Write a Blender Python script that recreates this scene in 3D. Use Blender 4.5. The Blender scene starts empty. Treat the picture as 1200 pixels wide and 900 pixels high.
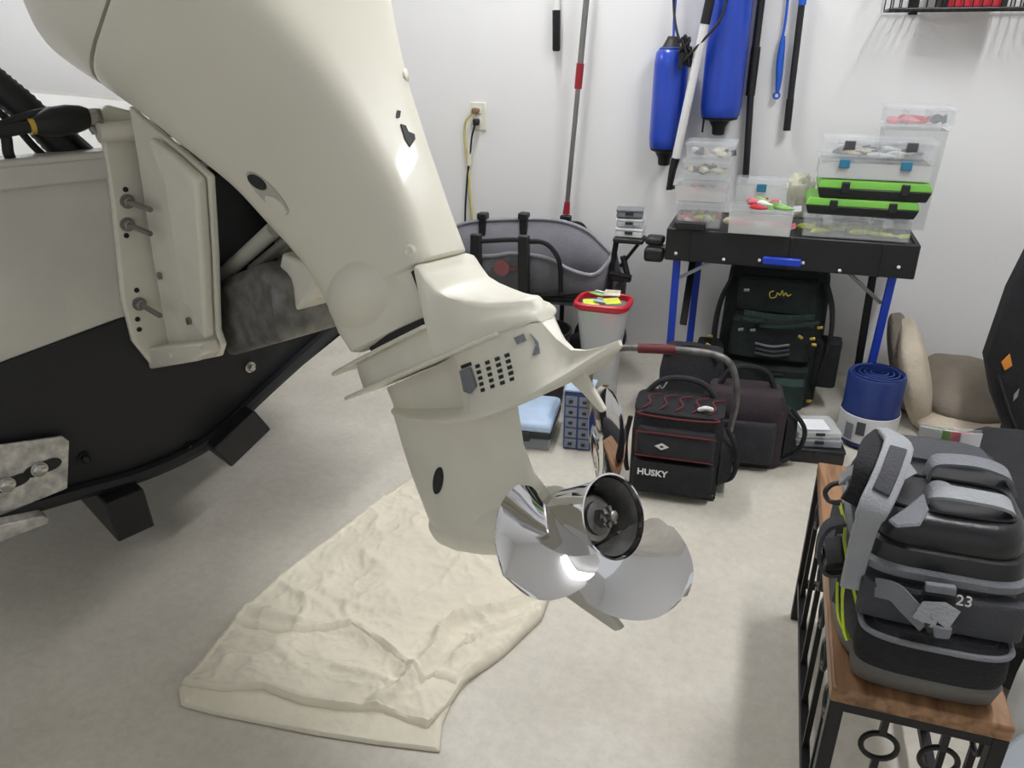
import bpy, bmesh, math, random
from math import sin, cos, pi, radians, sqrt, atan2, exp
from mathutils import Vector, Matrix, noise
from mathutils.bvhtree import BVHTree
random.seed(7)
S = bpy.context.scene
COL = S.collection
# ---------------------------------------------------------------- camera
F, PITCH, YAW, EYE = 901.0, radians(24), radians(18.4), Vector((0, 0, 1.35))
FW = Vector((-sin(YAW)*cos(PITCH), cos(YAW)*cos(PITCH), -sin(PITCH)))
RT = Vector((cos(YAW), sin(YAW), 0)); UP = RT.cross(FW)
cam = bpy.data.objects.new('camera', bpy.data.cameras.new('camera')); COL.objects.link(cam)
cam.data.lens = F/1200*36; cam.data.sensor_width = 36; cam.data.clip_start = .02
m = Matrix((RT, UP, -FW)).transposed().to_4x4(); m.translation = EYE; cam.matrix_world = m
S.camera = cam
# ---------------------------------------------------------------- world, exposure
W = bpy.data.worlds.new('world'); S.world = W; W.use_nodes = True
W.node_tree.nodes['Background'].inputs[0].default_value = (.95, .97, 1, 1)
W.node_tree.nodes['Background'].inputs[1].default_value = .44
S.view_settings.view_transform = 'Standard'; S.view_settings.look = 'None'
S.view_settings.exposure = 0.60; S.view_settings.gamma = 1; S.view_settings.use_curve_mapping = False
LAMPS = [(-1.0, 2.75, 1.0, 30.), (.75, 1.75, 1.25, 39.), (-3.6, 2.4, 1.0, 26.)]   # ceiling tubes: x, y, length, strength

# ---------------------------------------------------------------- materials
def lin(c): return tuple((v/255/12.92 if v/255 <= .04045 else ((v/255+.055)/1.055)**2.4) for v in c)
MATS = {}
def mat(name, col, rough=.5, metal=0., var=.0, vscale=8., bump=0., bscale=60., clear=None, coat=0., emit=0., spec=.5, aniso=0.):
    """procedural principled material; var = lightness mottling, clear = share of see-through"""
    m = bpy.data.materials.new(name); m.use_nodes = True; nt = m.node_tree; N = nt.nodes; L = nt.links
    b = N['Principled BSDF']; c = (*lin(col), 1)
    b.inputs['Base Color'].default_value = c; b.inputs['Roughness'].default_value = rough
    b.inputs['Metallic'].default_value = metal; b.inputs['Coat Weight'].default_value = coat
    b.inputs['Specular IOR Level'].default_value = spec
    tc = N.new('ShaderNodeTexCoord')
    if var:
        n = N.new('ShaderNodeTexNoise'); n.inputs['Scale'].default_value = vscale; n.inputs['Detail'].default_value = 6
        L.new(tc.outputs['Object'], n.inputs['Vector'])
        r = N.new('ShaderNodeValToRGB'); r.color_ramp.elements[0].position = .3; r.color_ramp.elements[1].position = .7
        r.color_ramp.elements[0].color = (*[v*(1-var) for v in c[:3]], 1); r.color_ramp.elements[1].color = (*[min(1, v*(1+var)) for v in c[:3]], 1)
        L.new(n.outputs['Fac'], r.inputs['Fac']); L.new(r.outputs['Color'], b.inputs['Base Color'])
    if bump:
        n = N.new('ShaderNodeTexNoise'); n.inputs['Scale'].default_value = bscale; n.inputs['Detail'].default_value = 4
        L.new(tc.outputs['Object'], n.inputs['Vector'])
        bp = N.new('ShaderNodeBump'); bp.inputs['Strength'].default_value = bump; bp.inputs['Distance'].default_value = .01
        L.new(n.outputs['Fac'], bp.inputs['Height']); L.new(bp.outputs['Normal'], b.inputs['Normal'])
    if emit:
        b.inputs['Emission Color'].default_value = c; b.inputs['Emission Strength'].default_value = emit
    if clear is not None:
        t = N.new('ShaderNodeBsdfTransparent'); mx = N.new('ShaderNodeMixShader'); mx.inputs[0].default_value = 1-clear
        L.new(t.outputs[0], mx.inputs[1]); L.new(b.outputs[0], mx.inputs[2]); L.new(mx.outputs[0], N['Material Output'].inputs['Surface'])
    MATS[name] = m; return m
def concrete():
    m = mat('concrete', (196, 193, 187), .38, var=.0); nt = m.node_tree; N = nt.nodes; L = nt.links; b = N['Principled BSDF']
    tc = N.new('ShaderNodeTexCoord'); mixes = None
    def nz(s, d, ro=.6):
        n = N.new('ShaderNodeTexNoise'); n.inputs['Scale'].default_value = s; n.inputs['Detail'].default_value = d; n.inputs['Roughness'].default_value = ro
        L.new(tc.outputs['Object'], n.inputs['Vector']); return n
    a = nz(1.7, 8); r = N.new('ShaderNodeValToRGB'); L.new(a.outputs['Fac'], r.inputs['Fac'])
    e = r.color_ramp.elements; e[0].position = .32; e[0].color = (*lin((190, 184, 170)), 1); e[1].position = .68; e[1].color = (*lin((218, 213, 200)), 1)
    g = nz(38, 6, .75); r2 = N.new('ShaderNodeValToRGB'); L.new(g.outputs['Fac'], r2.inputs['Fac'])
    e = r2.color_ramp.elements; e[0].position = .25; e[0].color = (.80, .79, .78, 1); e[1].position = .6; e[1].color = (1, 1, 1, 1)
    mx = N.new('ShaderNodeMix'); mx.data_type = 'RGBA'; mx.blend_type = 'MULTIPLY'; mx.inputs[0].default_value = .8
    L.new(r.outputs['Color'], mx.inputs[6]); L.new(r2.outputs['Color'], mx.inputs[7]); L.new(mx.outputs[2], b.inputs['Base Color'])
    sp = nz(9, 5); r3 = N.new('ShaderNodeValToRGB'); L.new(sp.outputs['Fac'], r3.inputs['Fac'])
    e = r3.color_ramp.elements; e[0].position = .3; e[0].color = (.3, .3, .3, 1); e[1].position = .7; e[1].color = (.55, .55, .55, 1)
    L.new(r3.outputs['Color'], b.inputs['Roughness'])
    bp = N.new('ShaderNodeBump'); bp.inputs['Strength'].default_value = .12; bp.inputs['Distance'].default_value = .01
    L.new(g.outputs['Fac'], bp.inputs['Height']); L.new(bp.outputs['Normal'], b.inputs['Normal'])
    return m
def wood():
    m = mat('stained_wood', (134, 92, 58), .45); nt = m.node_tree; N = nt.nodes; L = nt.links; b = N['Principled BSDF']
    tc = N.new('ShaderNodeTexCoord'); mp = N.new('ShaderNodeMapping'); mp.inputs['Scale'].default_value = (14, 1.3, 14)
    L.new(tc.outputs['Object'], mp.inputs['Vector'])
    n = N.new('ShaderNodeTexNoise'); n.inputs['Scale'].default_value = 3.5; n.inputs['Detail'].default_value = 8; n.inputs['Distortion'].default_value = .8
    L.new(mp.outputs[0], n.inputs['Vector']); r = N.new('ShaderNodeValToRGB'); L.new(n.outputs['Fac'], r.inputs['Fac'])
    e = r.color_ramp.elements; e[0].position = .3; e[0].color = (*lin((98, 66, 42)), 1); e[1].position = .7; e[1].color = (*lin((164, 124, 88)), 1)
    L.new(r.outputs['Color'], b.inputs['Base Color'])
    bp = N.new('ShaderNodeBump'); bp.inputs['Strength'].default_value = .15; L.new(n.outputs['Fac'], bp.inputs['Height']); L.new(bp.outputs['Normal'], b.inputs['Normal'])
    return m
concrete(); wood()
mat('wall_paint', (233, 233, 232), .6, bump=.03, bscale=25)
mat('ceiling_paint', (228, 228, 226), .7, bump=.03)
mat('cream_gelcoat', (222, 219, 203), .42, coat=.12, var=.03, vscale=3)
mat('cream_cast', (223, 220, 205), .38, var=.06, vscale=9, bump=.05, bscale=30)
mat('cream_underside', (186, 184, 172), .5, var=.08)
mat('seam_dark', (28, 29, 28), .6)
mat('aluminium', (204, 202, 194), .42, .25, var=.08, vscale=5, bump=.06, bscale=120)
mat('rough_aluminium', (196, 194, 188), .45, .7, var=.35, vscale=40, bump=.4, bscale=60)
mat('hull_black', (20, 21, 24), .55, var=.25, vscale=6, bump=.05)
mat('rubber', (17, 17, 18), .55, bump=.1)
mat('black_plastic', (26, 27, 29), .42, bump=.05)
mat('black_metal', (24, 24, 25), .4, .3, bump=.06)
mat('black_fabric', (26, 27, 30), .85, var=.3, vscale=15, bump=.4, bscale=180)
mat('dark_fabric', (42, 42, 46), .85, var=.25, vscale=15, bump=.4, bscale=200)
mat('brown_fabric', (46, 36, 40), .85, var=.25, bump=.4, bscale=200)
mat('green_fabric', (22, 32, 30), .85, var=.35, vscale=12, bump=.4, bscale=150)
mat('pine_fabric', (32, 52, 46), .85, var=.3, vscale=12, bump=.4, bscale=150)
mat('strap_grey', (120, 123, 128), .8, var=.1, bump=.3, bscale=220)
mat('strap_light', (152, 155, 158), .75, var=.1, bump=.3, bscale=220)
mat('bag_grey', (66, 67, 72), .8, var=.15, bump=.3, bscale=220)
mat('bag_base', (104, 102, 98), .7, var=.1, bump=.15)
mat('moulded_black', (30, 31, 34), .36, bump=.06, bscale=140)
mat('neon', (206, 226, 60), .6)
mat('red_cord', (96, 30, 34), .6)
mat('red_plastic', (188, 36, 50), .4)
mat('mop_red', (150, 32, 44), .4)
mat('steel', (190, 188, 184), .24, .95, var=.05)
mat('brushed_steel', (150, 148, 144), .38, .9, var=.1)
mat('prop_steel', (222, 222, 224), .05, 1.0, bump=.015, bscale=12)
mat('soot_steel', (118, 117, 114), .5, .6, var=.4, vscale=30)
mat('rusty', (128, 100, 74), .6, .3, var=.3, vscale=50)
mat('blue_vinyl', (28, 66, 178), .3, coat=.3)
mat('blue_paint', (30, 66, 186), .4)
mat('blue_tool', (34, 92, 196), .4)
mat('navy_vinyl', (30, 50, 108), .42, var=.12, vscale=20, bump=.1, bscale=30)
mat('print_sleeve', (206, 206, 208), .5, var=.12, vscale=14)
mat('white_plastic', (226, 226, 222), .4)
mat('pale_plastic', (208, 212, 214), .4)
mat('pole_white', (220, 220, 218), .35)
mat('ivory', (226, 224, 206), .45)
mat('yellow_cord', (206, 196, 120), .5)
mat('clear_plastic', (226, 230, 232), .12, clear=.80)
mat('smoky_clear', (196, 204, 212), .2, clear=.62)
mat('frosted', (232, 234, 232), .3, clear=.55)
mat('bag_film', (226, 224, 196), .25, clear=.45, bump=.3, bscale=40)
mat('teal', (46, 120, 150), .4)
mat('lime', (112, 178, 66), .45)
mat('lure_yellow', (216, 226, 78), .5, var=.2, vscale=30)
mat('lure_pink', (226, 130, 140), .5, var=.25, vscale=30)
mat('lure_green', (140, 190, 110), .5, var=.25, vscale=30)
mat('lure_cream', (206, 200, 176), .5, var=.3, vscale=30)
mat('lure_red', (198, 52, 54), .5)
mat('lure_dark', (70, 72, 76), .5)
mat('lure_blue', (110, 150, 206), .5)
mat('wagon_grey', (120, 120, 126), .85, var=.1, vscale=10, bump=.3, bscale=160)
mat('wagon_light', (150, 150, 156), .85, var=.1, bump=.3, bscale=160)
mat('logo_red', (136, 84, 86), .85)
mat('paper', (232, 234, 236), .6)
mat('pale_blue', (176, 198, 222), .5, var=.1, vscale=20)
mat('taupe_cloth', (128, 119, 106), .9, var=.15, vscale=8, bump=.4, bscale=90)
mat('cream_cloth', (198, 186, 166), .9, var=.08, vscale=8, bump=.35, bscale=90)
mat('canvas', (224, 217, 197), .9, var=.05, vscale=7, bump=.5, bscale=22)
mat('gold', (206, 176, 84), .35, .8)
mat('thread_yellow', (186, 172, 70), .7)
mat('print_white', (225, 225, 225), .6)
mat('orange', (214, 136, 50), .5)
mat('dark_void', (12, 12, 12), .8)

# ---------------------------------------------------------------- helpers
def px(x, y, X=None, Y=None, Z=None, d=None):
    """point of the place seen at photo pixel x, y on the plane X/Y/Z = const or at depth d"""
    r = FW + RT*((x-600)/F) - UP*((y-450)/F)
    if X is not None: k = (X-EYE.x)/r.x
    elif Y is not None: k = (Y-EYE.y)/r.y
    elif Z is not None: k = (Z-EYE.z)/r.z
    else: k = d
    return EYE + r*k
def pxp(x, y, pt, n):
    r = FW + RT*((x-600)/F) - UP*((y-450)/F)
    return EYE + r*((pt-EYE).dot(n)/r.dot(n))
def V(*a): return Vector(a)
class MB:
    def __init__(s): s.v = []; s.f = []
    def add(s, vs, fs):
        o = len(s.v); s.v += [Vector(p) for p in vs]; s.f += [tuple(i+o for i in f) for f in fs]; return s
    def box(s, c, d, R=None):
        c = Vector(c); P = []
        for x in (-.5, .5):
            for y in (-.5, .5):
                for z in (-.5, .5):
                    q = Vector((x*d[0], y*d[1], z*d[2])); P.append(c + (R @ q if R else q))
        return s.add(P, [(0,1,3,2),(4,6,7,5),(0,4,5,1),(2,3,7,6),(0,2,6,4),(1,5,7,3)])
    def box2(s, a, b):
        a = Vector(a); b = Vector(b); return s.box((a+b)/2, (abs(b.x-a.x), abs(b.y-a.y), abs(b.z-a.z)))
    def loft(s, rings, cap0=True, cap1=True, closed=True):
        n = len(rings[0]); o = len(s.v)
        for r in rings: s.v += [Vector(p) for p in r]
        for i in range(len(rings)-1):
            for j in range(n if closed else n-1):
                k = (j+1) % n; s.f.append((o+i*n+j, o+i*n+k, o+(i+1)*n+k, o+(i+1)*n+j))
        if cap0: s.f.append(tuple(o+j for j in range(n))[::-1])
        if cap1: s.f.append(tuple(o+(len(rings)-1)*n+j for j in range(n)))
        return s
    def tube(s, pts, r, n=8, cap=True, flat=None):
        """round tube along pts; r may be a list; flat=(w,h) makes a strap section"""
        pts = [Vector(p) for p in pts]; rings = []; ref = None
        for i, p in enumerate(pts):
            t = (pts[min(i+1, len(pts)-1)] - pts[max(i-1, 0)]).normalized()
            if ref is None: ref = V(0, 0, 1) if abs(t.z) < .9 else V(1, 0, 0)
            a = t.cross(ref).normalized(); b = a.cross(t).normalized(); ref = b
            rr = r[i] if isinstance(r, (list, tuple)) else r
            rings.append([p + (a*cos(2*pi*j/n) + b*sin(2*pi*j/n))*rr for j in range(n)])
        return s.loft(rings, cap, cap)
    def strap(s, pts, w, th, side):
        """flat band along pts, width w along vector side(s)"""
        pts = [Vector(p) for p in pts]; rings = []
        for i, p in enumerate(pts):
            t = (pts[min(i+1, len(pts)-1)] - pts[max(i-1, 0)]).normalized()
            sd = Vector(side[i] if isinstance(side, list) else side); sd = (sd - t*sd.dot(t)).normalized(); nn = t.cross(sd)
            ww = w[i] if isinstance(w, (list, tuple)) else w
            rings.append([p+sd*ww/2+nn*th/2, p-sd*ww/2+nn*th/2, p-sd*ww/2-nn*th/2, p+sd*ww/2-nn*th/2])
        return s.loft(rings)
    def lathe(s, prof, org, axis=(0,0,1), n=24, cap0=True, cap1=True):
        ax = Vector(axis).normalized(); a = ax.orthogonal().normalized(); b = ax.cross(a); org = Vector(org)
        return s.loft([[org + ax*h + (a*cos(2*pi*j/n)+b*sin(2*pi*j/n))*r for j in range(n)] for r, h in prof], cap0, cap1)
    def prism(s, poly, vec):
        poly = [Vector(p) for p in poly]; vec = Vector(vec); return s.loft([poly, [p+vec for p in poly]])
    def sblob(s, c, r, n=3.0, R=None, u=20, w=12):
        """superellipsoid (soft box)"""
        c = Vector(c); e = 2/n; sg = lambda x: math.copysign(abs(x)**e, x); rings = []
        for i in range(1, w):
            ph = -pi/2 + pi*i/w
            rings.append([c + (R @ q if R else q) for q in [Vector((r[0]*sg(cos(ph))*sg(cos(2*pi*j/u)), r[1]*sg(cos(ph))*sg(sin(2*pi*j/u)), r[2]*sg(sin(ph)))) for j in range(u)]])
        return s.loft(rings)
    def build(s, name, mt, parent=None, world=True, smooth=True, bevel=0, sub=0, kind=None, seg=2):
        me = bpy.data.meshes.new(name); root = parent
        while root is not None and root.parent is not None: root = root.parent
        vs = s.v
        if root is not None and world:
            inv = root.matrix_basis.inverted(); vs = [inv @ p for p in vs]
        me.from_pydata([tuple(p) for p in vs], [], s.f)
        bm = bmesh.new(); bm.from_mesh(me); bmesh.ops.recalc_face_normals(bm, faces=bm.faces); bm.to_mesh(me); bm.free()
        o = bpy.data.objects.new(name, me); COL.objects.link(o); me.materials.append(MATS[mt])
        if parent is not None: o.parent = parent
        if bevel:
            md = o.modifiers.new('bevel', 'BEVEL'); md.width = bevel; md.segments = seg; md.limit_method = 'ANGLE'; md.angle_limit = radians(40)
        if sub:
            md = o.modifiers.new('sub', 'SUBSURF'); md.levels = sub; md.render_levels = sub
        if smooth:
            for p in me.polygons: p.use_smooth = True
            try: me.set_sharp_from_angle(angle=radians(42))
            except Exception: pass
        if kind: o['kind'] = kind
        return o
def thing(name, label, cat, loc=(0,0,0), rz=0., group=None, M=None):
    o = bpy.data.objects.new(name, None); COL.objects.link(o); o.empty_display_size = .05
    o.matrix_basis = M if M is not None else Matrix.Translation(Vector(loc)) @ Matrix.Rotation(rz, 4, 'Z')
    o['label'] = label; o['category'] = cat
    if group: o['group'] = group
    return o
def tag(o, label, cat, group=None):
    o['label'] = label; o['category'] = cat
    if group: o['group'] = group
    return o
def struct(o): o['kind'] = 'structure'; return o
def copy_tree(o, parent=None):
    c = o.copy(); COL.objects.link(c); c.parent = parent
    for ch in list(o.children): copy_tree(ch, c)
    return c
def text_mesh(txt, size, M, name, mt, parent, ex=.0008, bold=0.):
    cu = bpy.data.curves.new('tmp', 'FONT'); cu.body = txt; cu.size = size; cu.extrude = ex; cu.align_x = 'CENTER'; cu.align_y = 'CENTER'; cu.resolution_u = 3; cu.offset = bold
    t = bpy.data.objects.new('tmp', cu); COL.objects.link(t); bpy.context.view_layer.update()
    me = bpy.data.meshes.new_from_object(t.evaluated_get(bpy.context.evaluated_depsgraph_get()))
    bpy.data.objects.remove(t); bpy.data.curves.remove(cu)
    root = parent
    while root.parent is not None: root = root.parent
    me.transform(root.matrix_basis.inverted() @ M); me.name = name; me.materials.clear(); me.materials.append(MATS[mt])
    o = bpy.data.objects.new(name, me); COL.objects.link(o); o.parent = parent; return o
def smooth_pts(pts, n=6):
    """Catmull-Rom through pts"""
    P = [Vector(p) for p in pts]; P = [P[0]*2-P[1]] + P + [P[-1]*2-P[-2]]; out = []
    for i in range(1, len(P)-2):
        for k in range(n):
            t = k/n; a, b, c, d = P[i-1:i+3]
            out.append(.5*((2*b)+(c-a)*t+(2*a-5*b+4*c-d)*t*t+(3*b-a-3*c+d)*t**3))
    out.append(P[-2]); return out
def se_ring(z, xf, xa, w, n=3.0, N=40, taper=0.):
    """superellipse section in the x-y plane at height z; taper<0 narrows the front"""
    cx, rx = (xf+xa)/2, (xa-xf)/2; out = []
    for j in range(N):
        a = 2*pi*j/N; c, s_ = cos(a), sin(a)
        x = math.copysign(abs(c)**(2/n), c); y = math.copysign(abs(s_)**(2/n), s_)
        out.append(V(cx+rx*x, w*y*(1+taper*x), z))
    return out
def surface(objs):
    """one BVH of finished world-space surfaces, for seating small fittings on them"""
    bpy.context.view_layer.update(); dg = bpy.context.evaluated_depsgraph_get(); vs = []; fs = []
    for o in objs:
        e = o.evaluated_get(dg); me = e.to_mesh(); k = len(vs); vs += [o.matrix_world @ v.co for v in me.vertices]
        fs += [tuple(i+k for i in p.vertices) for p in me.polygons]; e.to_mesh_clear()
    return BVHTree.FromPolygons(vs, fs)
def hit(bv, x, y):
    r = (FW + RT*((x-600)/F) - UP*((y-450)/F)).normalized(); h = bv.ray_cast(EYE, r)
    return (h[0], h[1] if h[1].dot(r) < 0 else -h[1]) if h[0] is not None else (None, None)
def frame_n(p, n, upv=(0,0,1)):
    n = n.normalized(); u = Vector(upv); u = (u - n*u.dot(n)).normalized(); r = u.cross(n)
    M = Matrix((r, u, n)).transposed().to_4x4(); M.translation = p; return M

# ---------------------------------------------------------------- room
X0, X1, Y0, Y1, ZC = -5.2, 2.7, -2.6, 3.43, 2.75
struct(MB().box2((X0, Y0, -.12), (X1, Y1, 0)).build('floor', 'concrete', smooth=False))
struct(MB().box2((X0-.15, Y1, -.12), (X1+.15, Y1+.15, ZC)).build('wall_back', 'wall_paint', smooth=False))
struct(MB().box2((X0-.15, Y0, -.12), (X0, Y1, ZC)).build('wall_left', 'wall_paint', smooth=False))
struct(MB().box2((X1, Y0, -.12), (X1+.15, Y1, ZC)).build('wall_right', 'wall_paint', smooth=False))
struct(MB().box2((X0-.15, Y0, ZC), (X1+.15, Y1+.15, ZC+.12)).build('ceiling', 'ceiling_paint', smooth=False))
lab = ['white ceiling tube lamp between the boat and back wall', 'white ceiling tube lamp above the tool bags', 'white ceiling tube lamp above the boat']
for i, (x, y, l, pw_) in enumerate(LAMPS):
    mat('lamp_diffuser_%d' % i, (250, 250, 254), .5, emit=pw_)
    t = thing('ceiling_lamp', lab[i], 'lamp', (x, y, ZC), group='ceiling tube lamps')
    MB().box((x, y, ZC-.03), (.20, l+.06, .06)).build('housing', 'white_plastic', t, bevel=.008)
    MB().box((x, y, ZC-.068), (.17, l, .016)).build('diffuser', 'lamp_diffuser_%d' % i, t, bevel=.004)
# ---------------------------------------------------------------- boat frame
def azim(deg): a = radians(deg)-YAW; return V(sin(a), cos(a), 0)
AFT = azim(135); PORT = azim(225); FWD = -AFT; ZU = V(0, 0, 1)
TILT = radians(30)
AX = AFT*cos(TILT)+ZU*sin(TILT); SH = ZU*cos(TILT)-AFT*sin(TILT)
HUB = px(718, 605, d=1.18)
TS = -1.36                                     # transom lies this far ahead of the propeller
def TP(w, z, s=0.): p = HUB + AFT*(TS+s) + PORT*w; p.z = z; return p
def tpx(x, y, s=0.): return pxp(x, y, HUB+AFT*(TS+s), AFT)
boat = thing('boat', 'grey aluminium boat with black lower hull at left of the motor', 'boat', TP(.05, .30))
alu_poly = [(.70, 1.10), (.70, .655), (.237, .725), (.0, .745), (-.30, .725), (-.62, .68), (-.62, 1.10)]
MB().prism([TP(w, z) for w, z in alu_poly], FWD*.035).build('transom_plate', 'aluminium', boat, bevel=.004)
blk_poly = [(.70, .655), (.237, .725), (.0, .745), (-.30, .725), (-.62, .68), (-.28, .50), (-.085, .40), (.03, .335), (.10, .303), (.27, .290), (.70, .31)]
MB().prism([TP(w, z, .004) for w, z in blk_poly], FWD*.04).build('transom_lower', 'hull_black', boat, bevel=.004)
MB().box((TP(.04, 1.115, -.02)), (1, 1, 1), Matrix.Identity(3)).v
cap = MB()
R_T = Matrix((PORT, AFT, ZU)).transposed()
cap.box(TP(.04, 1.112, -.022), (1.34, .075, .022), R_T); cap.box(TP(.04, 1.085, .012), (1.34, .012, .05), R_T)
cap.build('transom_cap', 'aluminium', boat, bevel=.006)
lip = [TP(w, z, .018) for w, z in ((.70, .335), (.45, .32), (.27, .305), (.12, .318), (.02, .352), (-.085, .413), (-.28, .515), (-.52, .64))]
MB().tube(smooth_pts(lip, 4), .02, 8).build('bottom_lip', 'hull_black', boat)
def hull_sec(L):
    t = min(1, L/3.3); k = (1-t**2.4); kz = .30+.55*t**3
    pt = [(.66*k+.04, 1.10+.06*t), (.66*k+.04, .60+.3*t**2), (.07, kz), (-.66*k+.04, .60+.3*t**2), (-.66*k+.04, 1.10+.06*t)]
    return [TP(w, z, -L) for w, z in pt]
Ls = [.03, .5, 1., 1.5, 2., 2.5, 2.9, 3.2]
for nm, a, b, mt in (('hull_side', 0, 2, 'aluminium'), ('hull_bottom', 1, 4, 'hull_black'), ('hull_side', 3, 5, 'aluminium')):
    mb = MB().loft([hull_sec(L)[a:b] for L in Ls], False, False, closed=False)
    o = mb.build(nm, mt, boat); md = o.modifiers.new('skin', 'SOLIDIFY'); md.thickness = .006
o = MB().loft([[TP(.04, .78, -L)*(1-k)+p*k+V(0,0,.0) for p, k in zip(hull_sec(L), (.97, .95, .93, .95, .97))] for L in Ls], False, False, closed=False).build('inner_liner', 'white_plastic', boat)
o.modifiers.new('skin', 'SOLIDIFY').thickness = .004
def hexbolt(mb, p, ax, r=.012, h=.01, n=6): mb.lathe([(r, 0), (r, h), (r*.7, h*1.25)], p, ax, n)
for q, mt in (((293, 430), 'steel'), ((99, 536), 'black_metal'), ((222, 523), 'black_metal')):
    b = MB(); p = tpx(*q, s=.006); b.lathe([(.016, 0), (.016, .004)], p, AFT, 14); hexbolt(b, p+AFT*.004, AFT, .011, .012)
    b.build('bolt', mt, boat)
# trailer ------------------------------------------------------
trl = thing('boat_trailer', 'black boat trailer with bunks under the grey boat', 'trailer', TP(.04, 0, -1.3))
def tbox(mb, w, z, s, size, rx=0): mb.box(TP(w, z, s), size, R_T @ Matrix.Rotation(rx, 3, 'Y'))
for w in (.27, -.17):
    mb = MB(); tbox(mb, w, .19, -1.75, (.07, 2.2, .09)); mb.build('frame_rail', 'hull_black', trl, bevel=.006)
mb = MB(); tbox(mb, .05, .20, -.75, (.6, .07, .08)); mb.build('crossbeam', 'hull_black', trl, bevel=.006)
mb = MB(); tbox(mb, .325, .235, -.17, (.095, .5, .12), .06); mb.build('bunk', 'rubber', trl, bevel=.006)
mb = MB(); tbox(mb, .0, .335, -.17, (.15, .5, .085), .50); mb.build('bunk', 'rubber', trl, bevel=.006)
for w in (.85, -.77):
    c = TP(w, .30, -1.5); mb = MB().lathe([(.15, -.08), (.27, -.085), (.30, -.06), (.30, .06), (.27, .085), (.15, .08)], c, PORT, 32); wh = mb.build('wheel', 'rubber', trl)
    MB().lathe([(.15, -.07), (.15, .07), (.05, .05)], c, PORT, 20).build('rim', 'aluminium', wh)
mb = MB(); tbox(mb, .04, .30, -1.5, (1.6, .05, .05)); mb.build('axle', 'black_metal', trl)
tb = thing('slotted_bracket', 'galvanised slotted bracket plate bolted to black trailer at left edge', 'bracket', TP(.5, .32, .06))
pl = [tpx(x, y, .026) for x, y in ((-45, 532), (0, 520), (72, 510), (80, 516), (78, 571), (0, 603), (-45, 622))]
MB().prism(pl, AFT*.008).build('plate', 'rough_aluminium', tb, bevel=.002)
for x, y in ((12, 566), (50, 548)):
    p = tpx(x, y, .035); a = (tpx(x+14, y-5, .035)-tpx(x-14, y+6, .035)).normalized(); up_ = AFT.cross(a).normalized()
    MB().prism([p + a*(.026*cos(t) + math.copysign(.016, cos(t))) + up_*.015*sin(t) for t in [2*pi*k/20+.01 for k in range(20)]], AFT*.002).build('slot', 'seam_dark', tb)
    b = MB(); hexbolt(b, p-a*.008, AFT, .016, .012); b.lathe([(.019, 0), (.019, .004)], p-a*.008, AFT, 16); b.build('bolt', 'steel', tb)
pl = [tpx(x, y, .05) for x, y in ((-45, 622), (0, 606), (44, 597), (52, 600), (50, 606), (0, 625), (-45, 645))]
tag(MB().prism(pl, AFT*.04).build('bracket_foot', 'rough_aluminium', bevel=.003), 'pale metal foot under the slotted bracket at left edge', 'bracket')

# ---------------------------------------------------------------- outboard motor
MM = Matrix((AX, -PORT, SH)).transposed().to_4x4(); MM.translation = HUB
motor = thing('outboard_motor', 'cream outboard motor tilted up with polished three-blade propeller', 'outboard motor', M=MM)
def ML(X, w, Z): return HUB + AX*X + PORT*w + SH*Z
def loc_loft(st, n=3.0, N=48):
    return [[ML(p.x, p.y, p.z) for p in se_ring(z, xf, xa, w, nn, N, tp)] for z, xf, xa, w, nn, tp in st]
def interp(st, k=5):
    P = [Vector(s[:4]) for s in st]; out = []
    for i in range(len(st)-1):
        a, b, c, d = st[max(i-1, 0)], st[i], st[i+1], st[min(i+2, len(st)-1)]
        for j in range(k):
            t = j/k; out.append(tuple(.5*(2*b[q]+(c[q]-a[q])*t+(2*a[q]-5*b[q]+4*c[q]-d[q])*t*t+(3*b[q]-a[q]-3*c[q]+d[q])*t**3) for q in range(6)))
    out.append(st[-1]); return out
mid0 = [(.392, -.42, -.178, .074, 4.2, -.24), (.399, -.43, -.173, .083, 4.2, -.26), (.44, -.44, -.172, .086, 4.4, -.27), (.479, -.44, -.172, .087, 4.4, -.27), (.484, -.44, -.151, .087, 4.4, -.27)]
mid = [(.485, -.44, -.150, .087, 4.4, -.27), (.58, -.465, -.148, .088, 4.4, -.27), (.70, -.53, -.158, .105, 4.5, -.20), (.80, -.585, -.168, .125, 4.5, -.15), (.93, -.68, -.185, .165, 4.6, -.06), (1.03, -.755, -.195, .20, 4.4, 0), (1.125, -.835, -.2, .232, 4.2, .02), (1.138, -.838, -.2, .228, 4.2, .02)]
lower_cowl = MB().loft(loc_loft(mid0 + interp(mid))).build('lower_cowl', 'cream_gelcoat', motor)
upc = [(1.146, -.85, -.195, .232, 4, 0), (1.16, -.87, -.185, .24, 4, 0), (1.30, -1.00, -.15, .268, 3.8, 0), (1.42, -1.03, -.12, .28, 3.2, 0), (1.6, -1.0, -.12, .285, 3.2, 0), (1.80, -.93, -.15, .265, 3, 0), (1.92, -.82, -.18, .21, 2.6, 0), (1.96, -.7, -.3, .12, 2.4, 0)]
upper_cowl = MB().loft(loc_loft(interp(upc))).build('upper_cowl', 'cream_gelcoat', motor)
MB().loft(loc_loft([(1.130, -.825, -.21, .222, 4, 0), (1.152, -.835, -.205, .222, 4, 0)])).build('cowl_seal', 'seam_dark', motor)
# rounded mount cover on the front of the leg
mc = MB()
R_M = Matrix((AX, PORT, SH)).transposed()
mc.sblob(ML(-.340, .0, .482), (.130, .113, .088), 2.15, R_M, 32, 20)
mount = mc.build('mount_cover', 'cream_gelcoat', motor)
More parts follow.
